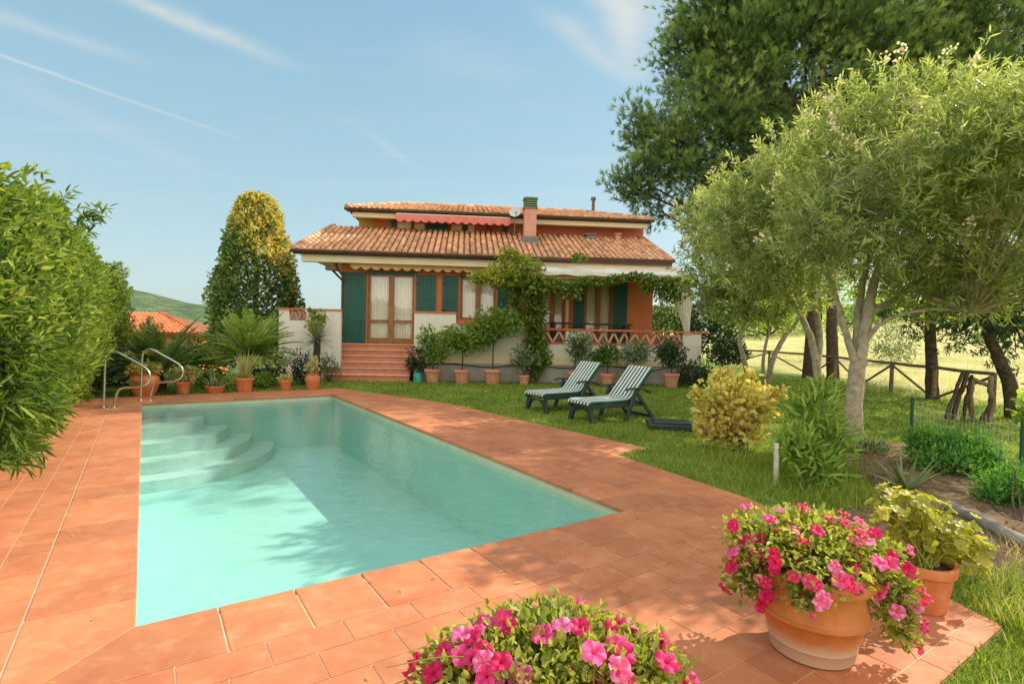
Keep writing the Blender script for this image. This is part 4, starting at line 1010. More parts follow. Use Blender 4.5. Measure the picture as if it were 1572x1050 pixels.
oleander('big oleander tree with thick forked pale trunk and white blossom by the wire fence', b1,
    [([b1 + [0, 0, -.05], o1(1309, 640), o1(1314, 590), o1(1319, 550)], .145, .115),
     ([o1(1317, 565), o1(1330, 500), o1(1343, 430), o1(1380, 330, .2), o1(1420, 210, .3)], .10, .03),
     ([o1(1317, 570), o1(1316, 510, .1), o1(1322, 450, .2), o1(1335, 360, .4), o1(1330, 250, .5)], .085, .025),
     ([o1(1312, 560), o1(1295, 500), o1(1283, 455), o1(1262, 390, -.3), o1(1240, 310, -.3)], .06, .02),
     ([o1(1325, 530), o1(1355, 495, -.2), o1(1420, 475, -.5), o1(1490, 480, -.6)], .04, .014),
     ([o1(1335, 480), o1(1400, 440), o1(1480, 350, .3), o1(1530, 260, .3)], .05, .02)],
    [blob(1390, 250, Y1, 130, 115), blob(1300, 270, Y1 + .3, 90, 80), blob(1425, 170, Y1, 78, 52), blob(1500, 240, Y1, 110, 100), blob(1560, 340, Y1, 110, 100), blob(1470, 385, Y1 - .4, 95, 70), blob(1370, 370, Y1, 90, 65), blob(1260, 330, Y1, 60, 65), blob(1530, 440, Y1 - .5, 90, 50), blob(1600, 235, Y1, 100, 95), blob(1320, 185, Y1, 60, 50), blob(1250, 360, Y1 - .8, 60, 55), blob(1330, 330, Y1 - 1.3, 80, 65), blob(1420, 320, Y1 - 1.3, 80, 60), blob(1335, 405, Y1 - .9, 55, 30), blob(1290, 400, Y1 - .7, 40, 30), blob(1575, 250, 6.9, 105, 95), blob(1620, 380, 6.8, 90, 80), blob(1505, 195, 7.3, 55, 42), blob(1680, 280, 6.6, 110, 110), blob(1560, 195, 7.4, 60, 46), blob(1650, 180, 7.0, 90, 70), blob(1480, 230, 6.6, 85, 62), blob(1535, 185, 6.8, 85, 50), blob(1410, 265, 7.0, 66, 52), blob(1590, 250, 6.3, 90, 70), blob(1395, 442, Y1 - .2, 70, 32), blob(1490, 455, Y1 - .3, 85, 36)],
    4000, 16, .125, .02, flowers=150, shell=.7)
Y2 = 11.2; b2 = G(1262, 640)
oleander('oleander with a slender bent pale trunk left of the big forked oleander', b2,
    [([b2 + [0, 0, -.05], D(1257, 585, Y2), D(1248, 530, Y2), D(1232, 490, Y2), D(1205, 440, Y2), D(1190, 340, Y2)], .10, .03),
     ([D(1253, 560, Y2), D(1258, 520, Y2 + .1), D(1252, 470, Y2 + .2), D(1246, 420, Y2 + .2), D(1240, 320, Y2)], .085, .03)],
    [blob(1210, 300, Y2, 90, 75), blob(1150, 330, Y2, 75, 65), blob(1230, 390, Y2, 85, 60), blob(1250, 240, Y2 + .3, 75, 60), blob(1160, 410, Y2, 75, 55), blob(1215, 450, Y2 - .2, 60, 30)],
    1450, 16, .14, .024, flowers=50, vb=.55, shell=.7)
Y3 = 13.6; b3 = G(1178, 612)
oleander('multi stemmed oleander with thin stems beside the terrace end', b3,
    [([b3 + [-.35, 0, -.05], D(1140, 545, Y3), D(1136, 520, Y3), D(1146, 480, Y3), D(1130, 420, Y3)], .07, .025),
     ([b3 + [0, 0, -.05], D(1184, 560, Y3), D(1202, 520, Y3), D(1225, 490, Y3), D(1230, 440, Y3)], .08, .03),
     ([b3 + [-.1, 0, -.05], D(1172, 550, Y3), D(1180, 505, Y3), D(1172, 440, Y3)], .05, .02)],
    [blob(1112, 350, Y3, 66, 60), blob(1098, 415, Y3, 50, 52), blob(1145, 440, Y3, 58, 42), blob(1118, 470, Y3, 36, 24), blob(1190, 440, Y3, 60, 40), blob(1170, 480, Y3 - .3, 45, 25)],
    1100, 15, .16, .028, flowers=16, vb=.58)
# darker trees on the right
b4 = G(1432, 612); Y4 = b4[1]
oleander('dark evergreen tree with straight dark trunk behind the wire fence', b4,
    [([b4 + [0, 0, -.05], D(1430, 560, Y4), D(1428, 500, Y4), D(1430, 440, Y4), D(1450, 350, Y4)], .17, .08)],
    [blob(1410, 470, Y4, 55, 45), blob(1470, 440, Y4, 90, 70), blob(1400, 400, Y4, 70, 60), blob(1500, 500, Y4, 70, 50), blob(1440, 510, Y4, 45, 28), blob(1490, 350, Y4, 100, 80)],
    700, 15, .13, .035, flowers=0, mat=L_OLED, name='evergreen_tree', barkm=DARKBARK, group=None, vb=.42)
b5 = G(1556, 640); Y5 = b5[1]
oleander('dark evergreen tree with leaning trunk at the far right behind the trestle', b5,
    [([b5 + [0, 0, -.05], D(1550, 590, Y5), D(1528, 540, Y5), D(1515, 490, Y5), D(1540, 420, Y5)], .16, .07)],
    [blob(1530, 480, Y5, 70, 45), blob(1580, 450, Y5, 90, 70), blob(1570, 540, Y5, 40, 40), blob(1500, 440, Y5, 60, 50)],
    420, 15, .13, .035, flowers=0, mat=L_OLED, name='evergreen_tree', barkm=DARKBARK, group=None, vb=.4)

def shrub(name, label, base, specs, n, L, W, mat, shape='leaf', vb=.5, shell=.6, stems=8, cat='shrub', upb=.4, group=None, stemmat=None, droop=.1, sr=.012):
    tr = tree_thing(name, label, cat, (base[0], base[1], base[2] if len(base) > 2 else 0.), group); b = np.array([base[0], base[1], base[2] if len(base) > 2 else 0.])
    P, od, dp = blobs(specs, n, shell)
    k = P[:, 2] > b[2] + .01; P, od, dp = P[k], od[k], dp[k]
    d = unit(od * .6 + np.array([0, 0, upb]) + rnd(len(P)) * .7); s = .7 + .6 * RNG.random(len(P))
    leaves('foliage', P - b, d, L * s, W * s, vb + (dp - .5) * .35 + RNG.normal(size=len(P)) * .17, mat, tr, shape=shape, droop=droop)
    mb = MB()
    for i in range(stems):
        c, r = specs[i % len(specs)]; e = np.array(c) + RNG.normal(size=3) * np.array(r) * .4 - b; limb(mb, [(RNG.normal() * .03, RNG.normal() * .03, -.03), e * np.array([.4, .4, .5]) + RNG.normal(size=3) * .03, e], sr, sr * .4, 5)
    mb.build('stems', stemmat or DARKBARK, tr, True)
    return tr
# shrubs, right bed
bY = G(1128, 692)
shrub('hydrangea_bush', 'yellowing hydrangea bush with rounded leaves at the lawn edge', bY, [blob(1125, 612, 8.2, 48, 34), blob(1158, 628, 8.1, 36, 34), blob(1096, 630, 8.2, 32, 34), blob(1128, 655, 8.0, 46, 26), blob(1085, 655, 8.1, 22, 18), blob(1180, 610, 8.2, 20, 18), blob(1072, 605, 8.2, 14, 12), blob(1192, 602, 8.2, 16, 9), blob(1110, 577, 8.3, 20, 14), blob(1150, 580, 8.3, 16, 12), blob(1100, 668, 8.0, 30, 14), blob(1150, 672, 8.0, 26, 12)], 1900, .085, .06, L_YEL, 'round', .52, .8, 22, droop=.35)
bG = G(1243, 742)
shrub('green_shrub', 'bright green shrub with pointed leaves beside the white stake', bG, [blob(1245, 640, 6.6, 42, 44), blob(1225, 690, 6.3, 36, 40), blob(1275, 680, 6.4, 34, 44), blob(1250, 715, 6.2, 46, 30), blob(1262, 605, 6.7, 22, 22)], 1250, .14, .032, L_SHRUB, 'leaf', .56, .8, 20, upb=.7, droop=.3, stemmat=L_SHRUB)
bF = G(1455, 735)
shrub('feathery_bush', 'feathery bright green bush against the wire fence, the farther of two', bF, [blob(1440, 690, 7.2, 40, 30), blob(1490, 695, 7.0, 40, 32), blob(1460, 715, 6.8, 55, 26), blob(1520, 715, 6.7, 26, 24), blob(1415, 680, 7.3, 22, 24)], 5200, .07, .02, L_FERN, 'leaf', .5, .6, 14, group='feathery bushes by the wire fence')
bF2 = G(1555, 805)
shrub('feathery_bush', 'feathery bright green bush cut by the right edge, nearer than its twin', bF2, [blob(1550, 755, 5.6, 46, 34), blob(1600, 760, 5.5, 60, 42), blob(1530, 775, 5.6, 28, 24)], 3600, .06, .018, L_FERN, 'leaf', .52, .6, 10, group='feathery bushes by the wire fence')
bW = G(1325, 705)
shrub('lavender_clump', 'low grey green clump at the foot of the big oleander trunk', bW, [blob(1335, 690, 7.9, 30, 16), blob(1300, 690, 7.9, 20, 12)], 900, .09, .012, L_GREY, 'leaf', .4, .7, 4, upb=1.0)
bE = G(1560, 650)
shrub('bush', 'small yellow green bush poking in at the right edge above the wire fence', G(1590, 690), [blob(1590, 640, 7.5, 30, 34)], 220, .12, .07, L_SHRUB, 'round', .7, .8, 5)
# bushes by and beyond the terrace end
for (lab, x, y, Y, rx, rz, n_, mt, vb) in (('round dark green bush beyond the end of the terrace', 1118, 535, 17.3, 26, 26, 1200, L_OLED, .4), ('dark tree like shrub filling the gap right of the orange wall', 1030, 470, 23.0, 34, 55, 1500, L_VINE, .35), ('tall dark shrub behind the pergola curtain', 1085, 490, 21.0, 40, 60, 1700, L_OLED, .45),
                                  ('grey green shrub on the dry slope beyond the fence', 1372, 525, 30, 30, 30, 900, L_GREY, .6), ('rounded olive green bush beyond the fence by the pine trunks', 1330, 480, 34, 60, 40, 1000, L_OLED, .8), ('low bush at the wall foot under the terrace end', 1065, 572, 17.2, 30, 20, 800, L_OLED, .45)):
    c = D(x, y, Y); gz_ = float(terrain_z(c[0], c[1])); shrub('bush', lab, (c[0], c[1], gz_), [blob(x, y, Y, rx, rz), blob(x - rx * .6, y + rz * .5, Y, rx * .6, rz * .5), blob(x + rx * .5, y + rz * .45, Y, rx * .7, rz * .55)], n_, .16 if Y > 19 else .11, .075 if Y > 19 else .05, mt, 'leaf', vb, .7, 8)
# tree line on the far slope, right
for i, (x, y, Y, rx, rz, lab) in enumerate(((1310, 470, 70, 75, 45, 'pale green tree on the far slope behind the pine trunks'), (1180, 480, 60, 70, 50, 'far tree on the slope seen left of the pine trunks'), (1480, 500, 62, 90, 50, 'broad far tree on the slope at the right'), (1380, 478, 85, 60, 36, 'hazy green tree topmost on the dry slope'))):
    c = D(x, y, Y); tr = shrub('tree', lab, (c[0], c[1], float(terrain_z(c[0], c[1]))), [blob(x, y, Y, rx, rz), blob(x + rx * .7, y + 10, Y + 2, rx * .7, rz * .7), blob(x - rx * .7, y + 12, Y + 1, rx * .6, rz * .6)], 1500, .6, .35, L_SHRUB, 'leaf', .75, .7, 6, cat='tree', sr=.15)

# vine over the pergola
vb_ = np.array(HW(hu(822, -.15), -.15, 0))
vine = thing('climbing_vine', 'leafy vine climbing the pergola post and trailing along its beam', 'vine', tuple(vb_))
Yv = 17.1
specs = [blob(822, y, Yv, 15 + 4 * math.sin(y), 24) for y in range(445, 580, 17)]
specs += [blob(800, 412, Yv - .2, 34, 20), blob(772, 425, Yv - .2, 36, 18), blob(738, 426, Yv - .2, 22, 9), blob(782, 396, Yv - .3, 20, 14), blob(812, 440, Yv, 38, 16), blob(845, 438, Yv, 30, 12), blob(876, 445, Yv, 18, 14), blob(800, 470, Yv, 20, 30), blob(830, 550, Yv, 18, 13)]
specs += [blob(x, 429 + 4 * math.sin(x * .05), Yv + .1, 15, 5) for x in range(895, 1075, 20)] + [blob(1035, 445, Yv + .2, 28, 18), blob(1000, 440, Yv + .2, 18, 10), blob(890, 396, Yv + .5, 12, 5)]
P, od, dp = blobs(specs, 8200, .7); d = unit(od + rnd(len(P)) * .8 + np.array([0, 0, .1]))
hgt = sstep(2.6, 3.6, P[:, 2]) * sstep(2.2, -.6, P[:, 0] )  # marks the upper left leaves whose sunlit yellow is put into colour
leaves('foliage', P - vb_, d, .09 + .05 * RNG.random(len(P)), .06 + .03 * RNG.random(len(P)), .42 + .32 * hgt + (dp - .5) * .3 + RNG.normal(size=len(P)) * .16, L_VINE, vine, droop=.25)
mb = MB()
for k in range(4):
    pts = [np.array(D(820 + 3 * math.sin(k * 2 + q), y, Yv)) - vb_ for q, y in enumerate(range(585, 430, -25))]; pts[0][2] = -.03; limb(mb, pts, .035, .02, 6, .015)
limb(mb, [np.array(D(x, 430, Yv + .05)) - vb_ for x in range(822, 1060, 40)], .02, .01, 5, .02)
mb.build('stems', DARKBARK, vine, True)

# cycads
def cycad(label, base, n, L, up, mat, trunk_h, seed, tilt=(0, 0)):
    tr = thing('cycad', label, 'cycad', tuple(base), 0, 'cycads behind the pool'); rg = np.random.default_rng(seed)
    P, Dv, Lw, V, U = [], [], [], [], []; mb = MB()
    for i in range(n):
        az = rg.random() * 2 * PI; el = math.radians(rg.uniform(*up)); ln = L * rg.uniform(.85, 1.1)
        h = np.array([math.cos(az), math.sin(az), 0]); q = np.linspace(0, 1, 36); pts = []
        dirv = np.array([math.cos(az) * math.cos(el), math.sin(az) * math.cos(el), math.sin(el)]); p = np.array([0, 0, trunk_h]) + h * .06
        v0 = rg.normal(.5, .14)
        for t_ in q:
            pts.append(p.copy()); p = p + dirv * ln / 35; dirv = unit(dirv + np.array([0, 0, -.006 - .026 * t_]))
        mb.tube(pts[::7], [.012, .011, .009, .008, .006, .003], 5)
        for j in range(3, 36):
            tq = j / 35; sd = unit(np.cross(dirv if False else (pts[j] - pts[j - 1]), [0, 0, 1])); fwd = unit(pts[j] - pts[j - 1]); ll = .17 * L * math.sin(PI * (.12 + .8 * tq)) ** .7
            for sg in (-1, 1):
                P.append(pts[j]); Dv.append(unit(sd * sg * .7 + fwd * .7 + np.array([0, 0, .2]))); Lw.append(ll); V.append(v0 + rg.normal() * .08 + .12 * tq); U.append(np.cross(sd * sg, fwd) * sg)
    leaves('crown', np.array(P), np.array(Dv), np.array(Lw), .016 * L + .004, np.array(V), mat, tr, shape='leaf', droop=.12, fold=.1)
    mb.build('frond_ribs', mat, tr, True)
    mb = MB(); pr = [(.13, -.05)]
    for i in range(14): pr += [(.17 + .012 * (i % 2), trunk_h * i / 13)]
    pr += [(.08, trunk_h + .1), (0, trunk_h + .14)]; mb.lathe(pr, 16); mb.build('trunk', DARKBARK, tr, True)
cb1 = D(243, 600, 13.2); cycad('dark green cycad close to the end of the hedge', (cb1[0], cb1[1], -.03), 64, 1.45, (2, 68), L_CYC, .5, 3)
cb2 = D(382, 590, 14.6); cycad('larger pale green cycad with spreading fronds left of the wall', (cb2[0], cb2[1], -.03), 84, 1.35, (-4, 80), L_CYCL, .8, 5)

# neighbouring roof beyond the hedge
nb = D(225, 540, 30); nbz = float(terrain_z(nb[0], nb[1]))
nh = thing('neighbour_house', 'neighbouring low house with orange tiled roof beyond the cycads', 'house', (nb[0], nb[1], nbz), math.radians(14))
apex = D(196, 481, 30)[2] - nbz + .1; el_ = D(300, 512, 30)
xr = el_[0] - nb[0]; ze_ = el_[2] - nbz
mb = MB(); mb.span((-6.5, .6, -.5), (xr - .5, 8, ze_ - .1)); mb.build('wall', ORANGE, nh)
rf = MB(); xa = (D(205, 485, 30)[0] - nb[0])
rf.prism([(-7, .0, ze_), (xr, .0, ze_), (xa, 4.2, apex), (-7, 4.2, apex)], (0, 0, -.1)); rf.prism([(xr, 0, ze_), (xr, 8.6, ze_), (xa, 4.2, apex)], (0, 0, -.1))
ro = rf.build('roof', ROOFUNDER, nh)
NR = pmat('orange_roof_clay', (.56, .17, .07), (.66, .23, .10), 3, .85, .15, 40, .2, tint=.3)
mb = MB(); tiled_slope(mb, (-7, 0, ze_), (xr, 0, ze_), (xa, 4.2, apex), (-7, 4.2, apex), .22, .38, .08); mb.build('roof_tiles', NR, ro, True)
mb = MB()
for i in range(14): mb.tube([Vector((xr, 0, ze_ + .05)).lerp(Vector((xa, 4.2, apex + .05)), i / 14), Vector((xr, 0, ze_ + .03)).lerp(Vector((xa, 4.2, apex + .03)), (i + 1.1) / 14)], [.11, .095], 8, float(RNG.random()))
mb.build('hip_tiles', NR, ro, True)

# ------------------------------------------------------------------ pots
def pot_profile(rt, rb, h, style):
    if style == 'jar': return [(0, 0), (rb, 0), (rb * 1.02, .01), (rt * 1.12, h * .38), (rt * 1.28, h * .62), (rt * 1.16, h * .82), (rt * .88, h * .91), (rt * .86, h * .94), (rt, h * .97), (rt, h), (rt * .84, h), (rt * .78, h * .9), (0, h * .9)]
    if style == 'bowl': return [(0, 0), (rb, 0), (rt * .9, h * .6), (rt * .98, h * .8), (rt, h * .82), (rt, h), (rt * .9, h), (rt * .86, h * .85), (0, h * .85)]
    return [(0, 0), (rb, 0), (rb * 1.01, .006), (rb + (rt - rb) * .8, h * .76), (rt * 1.0, h * .78), (rt * 1.05, h * .8), (rt * 1.07, h * .97), (rt * 1.04, h), (rt * .93, h), (rt * .9, h * .9), (0, h * .9)]
def pot(t, rt, rb, h, style='pot', mat=POT, n=28):
    mb = MB(); pr = pot_profile(rt, rb, h, style); mb.lathe(pr[:-1], n); mb.build('pot', mat, t, True)
    mb = MB(); zz = pr[-1][1]; r = pr[-2][0] + .002; k = 16
    mb.v = [(0, 0, zz + .012)] + [(r * math.cos(2 * PI * i / k), r * math.sin(2 * PI * i / k), zz - .004) for i in range(k)]
    for i in range(k): mb.f.append((0, 1 + i, 1 + (i + 1) % k)); mb.t.append(.5); mb.m.append(0)
    mb.build('soil', SOIL, t)
    return zz
def spiky(t, z, n, L, W, mat, up=(25, 85), seed=1, curve=.5):
    rg = np.random.default_rng(seed); mb = MB()
    for i in range(n):
        az = i * 2.4 + rg.random() * .4; el = math.radians(rg.uniform(*up)); ln = L * rg.uniform(.75, 1.1); h = np.array([math.cos(az), math.sin(az), 0.])
        sd = np.array([-h[1], h[0], 0.]); d = h * math.cos(el) + np.array([0, 0, math.sin(el)]); p = np.array([0, 0, z]) + h * .02; V = []; ww = [.7, 1, .9, .62, .3, .03]
        for j in range(6):
            w = W * ww[j]; nn = np.cross(sd, d); V += [p - sd * w * .5 + nn * w * .18, p - nn * w * .08, p + sd * w * .5 + nn * w * .18]; p = p + d * ln / 5; d = unit(d + (h * .25 - np.array([0, 0, 1]) * curve) * .16 * (1.1 - math.sin(el)))
        F = []
        for j in range(5):
            a = j * 3; F += [(a, a + 1, a + 4, a + 3), (a + 1, a + 2, a + 5, a + 4)]
        mb.add(V, F, float(np.clip(rg.normal(.5, .2), 0, 1)))
    return mb.build('leaves', mat, t, True)
def potted(label, x, y, rt, rb, h, style='pot', mat=POT, group='terracotta pots along the far pool edge', base=None, name='potted_plant'):
    p = G(x, y) if base is None else base
    t = thing(name, label, 'potted plant', (float(p[0]), float(p[1]), .0 if base is None else float(p[2])), RNG.random() * 6, group); t['h'] = h
    del t['h']
    return t, pot(t, rt, rb, h, style, mat)
def bunch(t, specs, n, L, W, mat, shape='leaf', vb=.5, name='foliage', upb=.3, shell=.8, droop=.1):
    P, od, dp = blobs(specs, n, shell); d = unit(od * .6 + np.array([0, 0, upb]) + rnd(len(P)) * .7); s = .7 + .6 * RNG.random(len(P))
    return leaves(name, P, d, L * s, W * s, vb + (dp - .5) * .3 + RNG.normal(size=len(P)) * .16, mat, t, shape=shape, droop=droop)
def stems(t, z0, tops, r=.008, mat=None):
    mb = MB()
    for p in tops: limb(mb, [(p[0] * .1, p[1] * .1, z0 - .02), (p[0] * .5, p[1] * .5, z0 + (p[2] - z0) * .55), p], r, r * .5, 5)
    return mb.build('stems', mat or DARKBARK, t, True)
# far edge of the pool, left to right
t, z = potted('large terracotta jar with orange tinged succulents behind the handrails', 222, 607, .24, .2, .52, 'jar')
bunch(t, [((0, 0, z + .12), (.32, .3, .16)), ((.25, 0, z + .08), (.16, .16, .12))], 500, .09, .045, L_YEL, 'round', .45); stems(t, z, [(.1, 0, z + .15), (-.12, .05, z + .15), (0, -.1, z + .18)])
t, z = potted('terracotta pot with bushy pale succulent just right of the handrails', 281, 604, .17, .12, .29)
bunch(t, [((0, 0, z + .16), (.27, .24, .18)), ((-.22, 0, z + .14), (.16, .16, .14))], 480, .08, .04, L_SUCC, 'round', .45); stems(t, z, [(.1, 0, z + .15), (-.12, .05, z + .15)])
t, z = potted('low terracotta bowl of aloe in the row by the pool', 330, 603, .22, .15, .17, 'bowl'); spiky(t, z, 22, .42, .045, L_ALOE, (15, 75), 4)
bunch(t, [((.0, 0, z + .03), (.2, .2, .05))], 120, .05, .03, L_ALOE, 'leaf', .5)
t, z = potted('terracotta pot with tall spiky yellow agave in the row by the pool', 375, 601, .21, .16, .35); spiky(t, z, 30, .72, .055, L_AGAVE, (38, 86), 9, .3)
bunch(t, [((0, 0, z + .03), (.24, .22, .08))], 300, .06, .03, L_AGAVE, 'leaf', .35)
t, z = potted('small terracotta pot with short white flowering stems beside the round jar', 438, 599, .15, .11, .27)
bunch(t, [((0, 0, z + .05), (.17, .16, .07))], 240, .06, .045, L_SUCC, 'round', .6)
stems(t, z, [(-.05, 0, z + .3), (.15, 0, z + .22), (.2, .05, z + .28)], .006); bunch(t, [((.18, .02, z + .25), (.09, .09, .09)), ((.13, 0, z + .18), (.06, .06, .06))], 60, .04, .035, F_WHITE, 'round', .7, 'blossoms')
t, z = potted('round terracotta jar with cream succulent stems nearest the steps', 480, 598, .15, .13, .42, 'jar')
bunch(t, [((-.02, 0, z + .25), (.15, .13, .18)), ((.22, 0, z + .16), (.12, .1, .1)), ((-.1, 0, z + .42), (.06, .06, .07))], 330, .055, .035, L_SUCC, 'round', .7); stems(t, z, [(0, 0, z + .4), (.15, .05, z + .2), (-.1, 0, z + .35), (.28, 0, z + .2)], .012, L_SUCC)
# shrubs behind the pot row
for (lab, x, y, Y, rx, rz, n_, mt, vb, L_, W_) in (('fresh green shrub between the aloe bowl and the cycads', 325, 580, 14.0, 20, 16, 500, L_LEMON, .55, .1, .05), ('dark blue green shrub behind the small pot', 425, 560, 15.2, 36, 28, 1300, L_GREY, .12, .07, .03), ('dark shrub behind the round jar', 465, 565, 15.2, 26, 28, 800, L_OLED, .3, .09, .035),
      ('bushy green hedge growth below the neighbouring orange roof', 300, 540, 21.0, 40, 20, 1200, L_OLED, .6, .14, .06), ('dark bush in front of the neighbouring house wall', 250, 545, 22.0, 50, 24, 1300, L_OLED, .5, .14, .06), ('olive green shrub between the two cycads far behind', 348, 540, 21.0, 30, 26, 1000, L_OLED, .6, .13, .06), ('leafy dark shrub at the hedge end behind the handrails', 165, 560, 14.0, 36, 46, 1300, L_OLED, .35, .12, .05), ('low pale green plant at the paving edge', 405, 582, 14.3, 20, 10, 300, L_SHRUB, .6, .08, .03), ('grey shrub growing against the left end of the steps', 505, 560, 16.2, 18, 18, 500, L_GREY, .25, .08, .03), ('dark shrub in the corner right of the steps', 640, 552, 16.9, 16, 22, 500, L_OLED, .3, .09, .04)):
    c = D(x, y, Y); shrub('bush', lab, (c[0], c[1], float(terrain_z(c[0], c[1]))), [blob(x, y, Y, rx, rz), blob(x + rx * .5, y + rz * .4, Y, rx * .6, rz * .6), blob(x - rx * .5, y + rz * .4, Y, rx * .6, rz * .6)], n_, L_, W_, mt, 'leaf', vb, .75, 8)
# white speckles of bloom in the blue green shrub
c = D(418, 545, 15.0); bl = shrub('flowering_plant', 'white flowering plant among the dark shrubs left of the jar', (c[0], c[1], -.02), [blob(412, 548, 15.0, 16, 16), blob(440, 560, 14.9, 14, 12)], 240, .06, .05, F_WHITE, 'round', .5, .9, 8)
# yucca by the wall
c = D(486, 560, 16.3); yb = (c[0], c[1], -.02)
yu = thing('yucca', 'grey green yucca with stout trunk against the pale wall', 'yucca', yb)
zt2 = D(486, 512, 16.3)[2] + .02; mb = MB(); limb(mb, [(.03, 0, -.03), (0, 0, .6), (.02, 0, zt2 - .1)], .12, .09, 8, .01); mb.build('trunk', DARKBARK, yu, True)
spiky(yu, zt2 - .2, 90, .62, .035, L_GREY, (-25, 88), 21, .4)
c2 = D(486, 497, 16.6); shrub('bush', 'yellow green creeper spilling over the pale wall above the yucca', (c2[0], c2[1], 0), [(D(486, 490, 16.6), (.32, .22, .26)), (D(484, 505, 16.5), (.26, .2, .2)), (D(478, 478, 16.7), (.14, .1, .12))], 520, .09, .05, L_VINE, 'leaf', .55, .8, 5)
# lemon trees in pots along the wall
def lemon(label, px, py, Y, pr, ph, crown, trunk_x, n, mat=L_LEMON, vb=.5, pm=POTPINK, Lf=.105, Wf=.05):
    b = G(px, py); b[1] = Y; b = D(px, py, Y); b[2] = 0
    t = thing('potted_tree', label, 'potted tree', (b[0], b[1], -.02), 0, 'potted trees along the terrace wall'); z = pot(t, pr, pr * .72, ph, 'pot', pm)
    B = np.array([b[0], b[1], -.02]); sp = [((np.array(c) - B), tuple(1.12 * q for q in r)) for c, r in crown]
    bunch(t, sp, n, Lf, Wf, mat, 'leaf', vb, 'crown', .3, .8, .2)
    mb = MB(); c0 = sp[0][0]; limb(mb, [(0, 0, z - .03), (.01, .01, z + (c0[2] - z) * .5), c0 * np.array([1, 1, .9])], .025, .014, 7)
    for c, r in sp:
        for q in range(3): limb(mb, [c0 * np.array([.8, .8, .72]), np.array(c) + RNG.normal(size=3) * np.array(r) * .5], .01, .005, 5)
    mb.build('trunk', DARKBARK, t, True)
    return t
LY = 16.75
lemon('first potted lemon from the steps, thin with a pale crown', 664, 586, LY, .25, .42, [blob(657, 525, LY, 15, 20), blob(668, 545, LY, 18, 14)], 0, 787, vb=.62)
lemon('potted lemon with the widest bushy crown second from the steps', 709, 585, LY, .26, .42, [blob(712, 522, LY, 36, 20), blob(690, 520, LY, 20, 15), blob(735, 518, LY, 20, 14)], 0, 2062, vb=.6)
lemon('tall potted lemon whose high crown hides the low wall', 756, 585, LY, .28, .45, [blob(765, 492, LY, 34, 18), blob(740, 505, LY, 26, 16), blob(785, 500, LY, 20, 16), blob(752, 515, LY, 18, 14)], 0, 2062, vb=.55)
lemon('small pot with sparse grey plant left of the vine', 804, 587, LY, .17, .29, [blob(806, 548, LY, 20, 16), blob(800, 558, LY, 14, 10)], 0, 487, L_GREY, .55)
lemon('potted grey green shrub behind the farther lounger', 882, 586, LY + .2, .24, .42, [blob(888, 528, LY + .2, 20, 16), blob(892, 545, LY + .2, 15, 14)], 0, 862, L_GREY, .45)
lemon('potted shrub half hidden by the back of the farther lounger', 932, 588, LY + .3, .22, .38, [blob(932, 544, LY + .3, 18, 14), blob(918, 550, LY + .3, 13, 10)], 0, 787, L_LEMON, .35)
lemon('potted pale shrub between the two lounger backs', 975, 589, LY + .3, .22, .38, [blob(970, 545, LY + .3, 20, 18), blob(985, 540, LY + .3, 12, 16)], 0, 862, L_GREY, .6)
lemon('potted dark round shrub right of the nearer lounger back', 1030, 593, LY + .1, .24, .45, [blob(1028, 540, LY + .1, 22, 16), blob(1030, 552, LY + .1, 16, 12)], 0, 1200, L_OLED, .7)

# teal watering can by the first lemon pot
wb = G(641, 586)
wc = thing('watering_can', 'teal plastic watering can beside the first lemon pot', 'watering can', (wb[0], wb[1], -.02), math.radians(70))
mb = MB(); mb.lathe([(0, 0), (.13, 0), (.135, .02), (.12, .2), (.09, .27), (.085, .3), (.075, .3), (.08, .26), (0, .2)], 20); mb.build('body', TEAL, wc, True)
mb = MB(); mb.tube([(.11, 0, .06), (.22, 0, .2), (.33, 0, .4)], [.03, .022, .018], 8); mb.tube([(.32, 0, .39), (.36, 0, .43)], [.02, .05], 10); mb.build('spout', TEAL, wc, True)
mb = MB(); mb.tube([(-.11, 0, .08), (-.2, 0, .2), (-.17, 0, .36), (-.05, 0, .4), (.06, 0, .3)], .014, 8); mb.build('handle', TEAL, wc, True)

# clods, twigs and dry leaves on the soil bed
n = 1500; q = np.stack([RNG.uniform(2.9, 7, n), RNG.uniform(3.6, 9.2, n)], 1); q = q[inpoly_np(q[:, 0], q[:, 1], bed)]; P = np.column_stack([q, np.full(len(q), .022)])
tag(leaves('debris', P, rnd(len(P)) * np.array([1, 1, .45]), .02 + .05 * RNG.random(len(P)), .006 + .022 * RNG.random(len(P)), RNG.random(len(P)), leafmat('soil_litter', [(0, (.07, .045, .03)), (.6, (.24, .17, .10)), (1, (.50, .40, .22))], .1, .9, .1), None), 'dry leaves twigs and clods littering the soil bed', None, None, 'stuff')
# a few fallen leaves and petals on the paving
n = 150; q = np.stack([RNG.uniform(-1.2, 5.2, n), RNG.uniform(-2.4, 10.5, n)], 1); k = inpoly_np(q[:, 0], q[:, 1], DECK) & ~((q[:, 0] > -.1) & (q[:, 0] < PW + .1) & (q[:, 1] > -.1) & (q[:, 1] < PL + .1)); q = q[k]
P = np.array([ST(a, b, .006) for a, b in q]); tag(leaves('debris', P, rnd(len(P)) * np.array([1, 1, .12]), .02 + .05 * RNG.random(len(P)), .012 + .01 * RNG.random(len(P)), RNG.random(len(P)), L_YEL, None, up=np.array([[0, 0, 1.]] * len(P)) + rnd(len(P)) * .2), 'scattered fallen leaves on the terracotta paving', None, None, 'stuff')

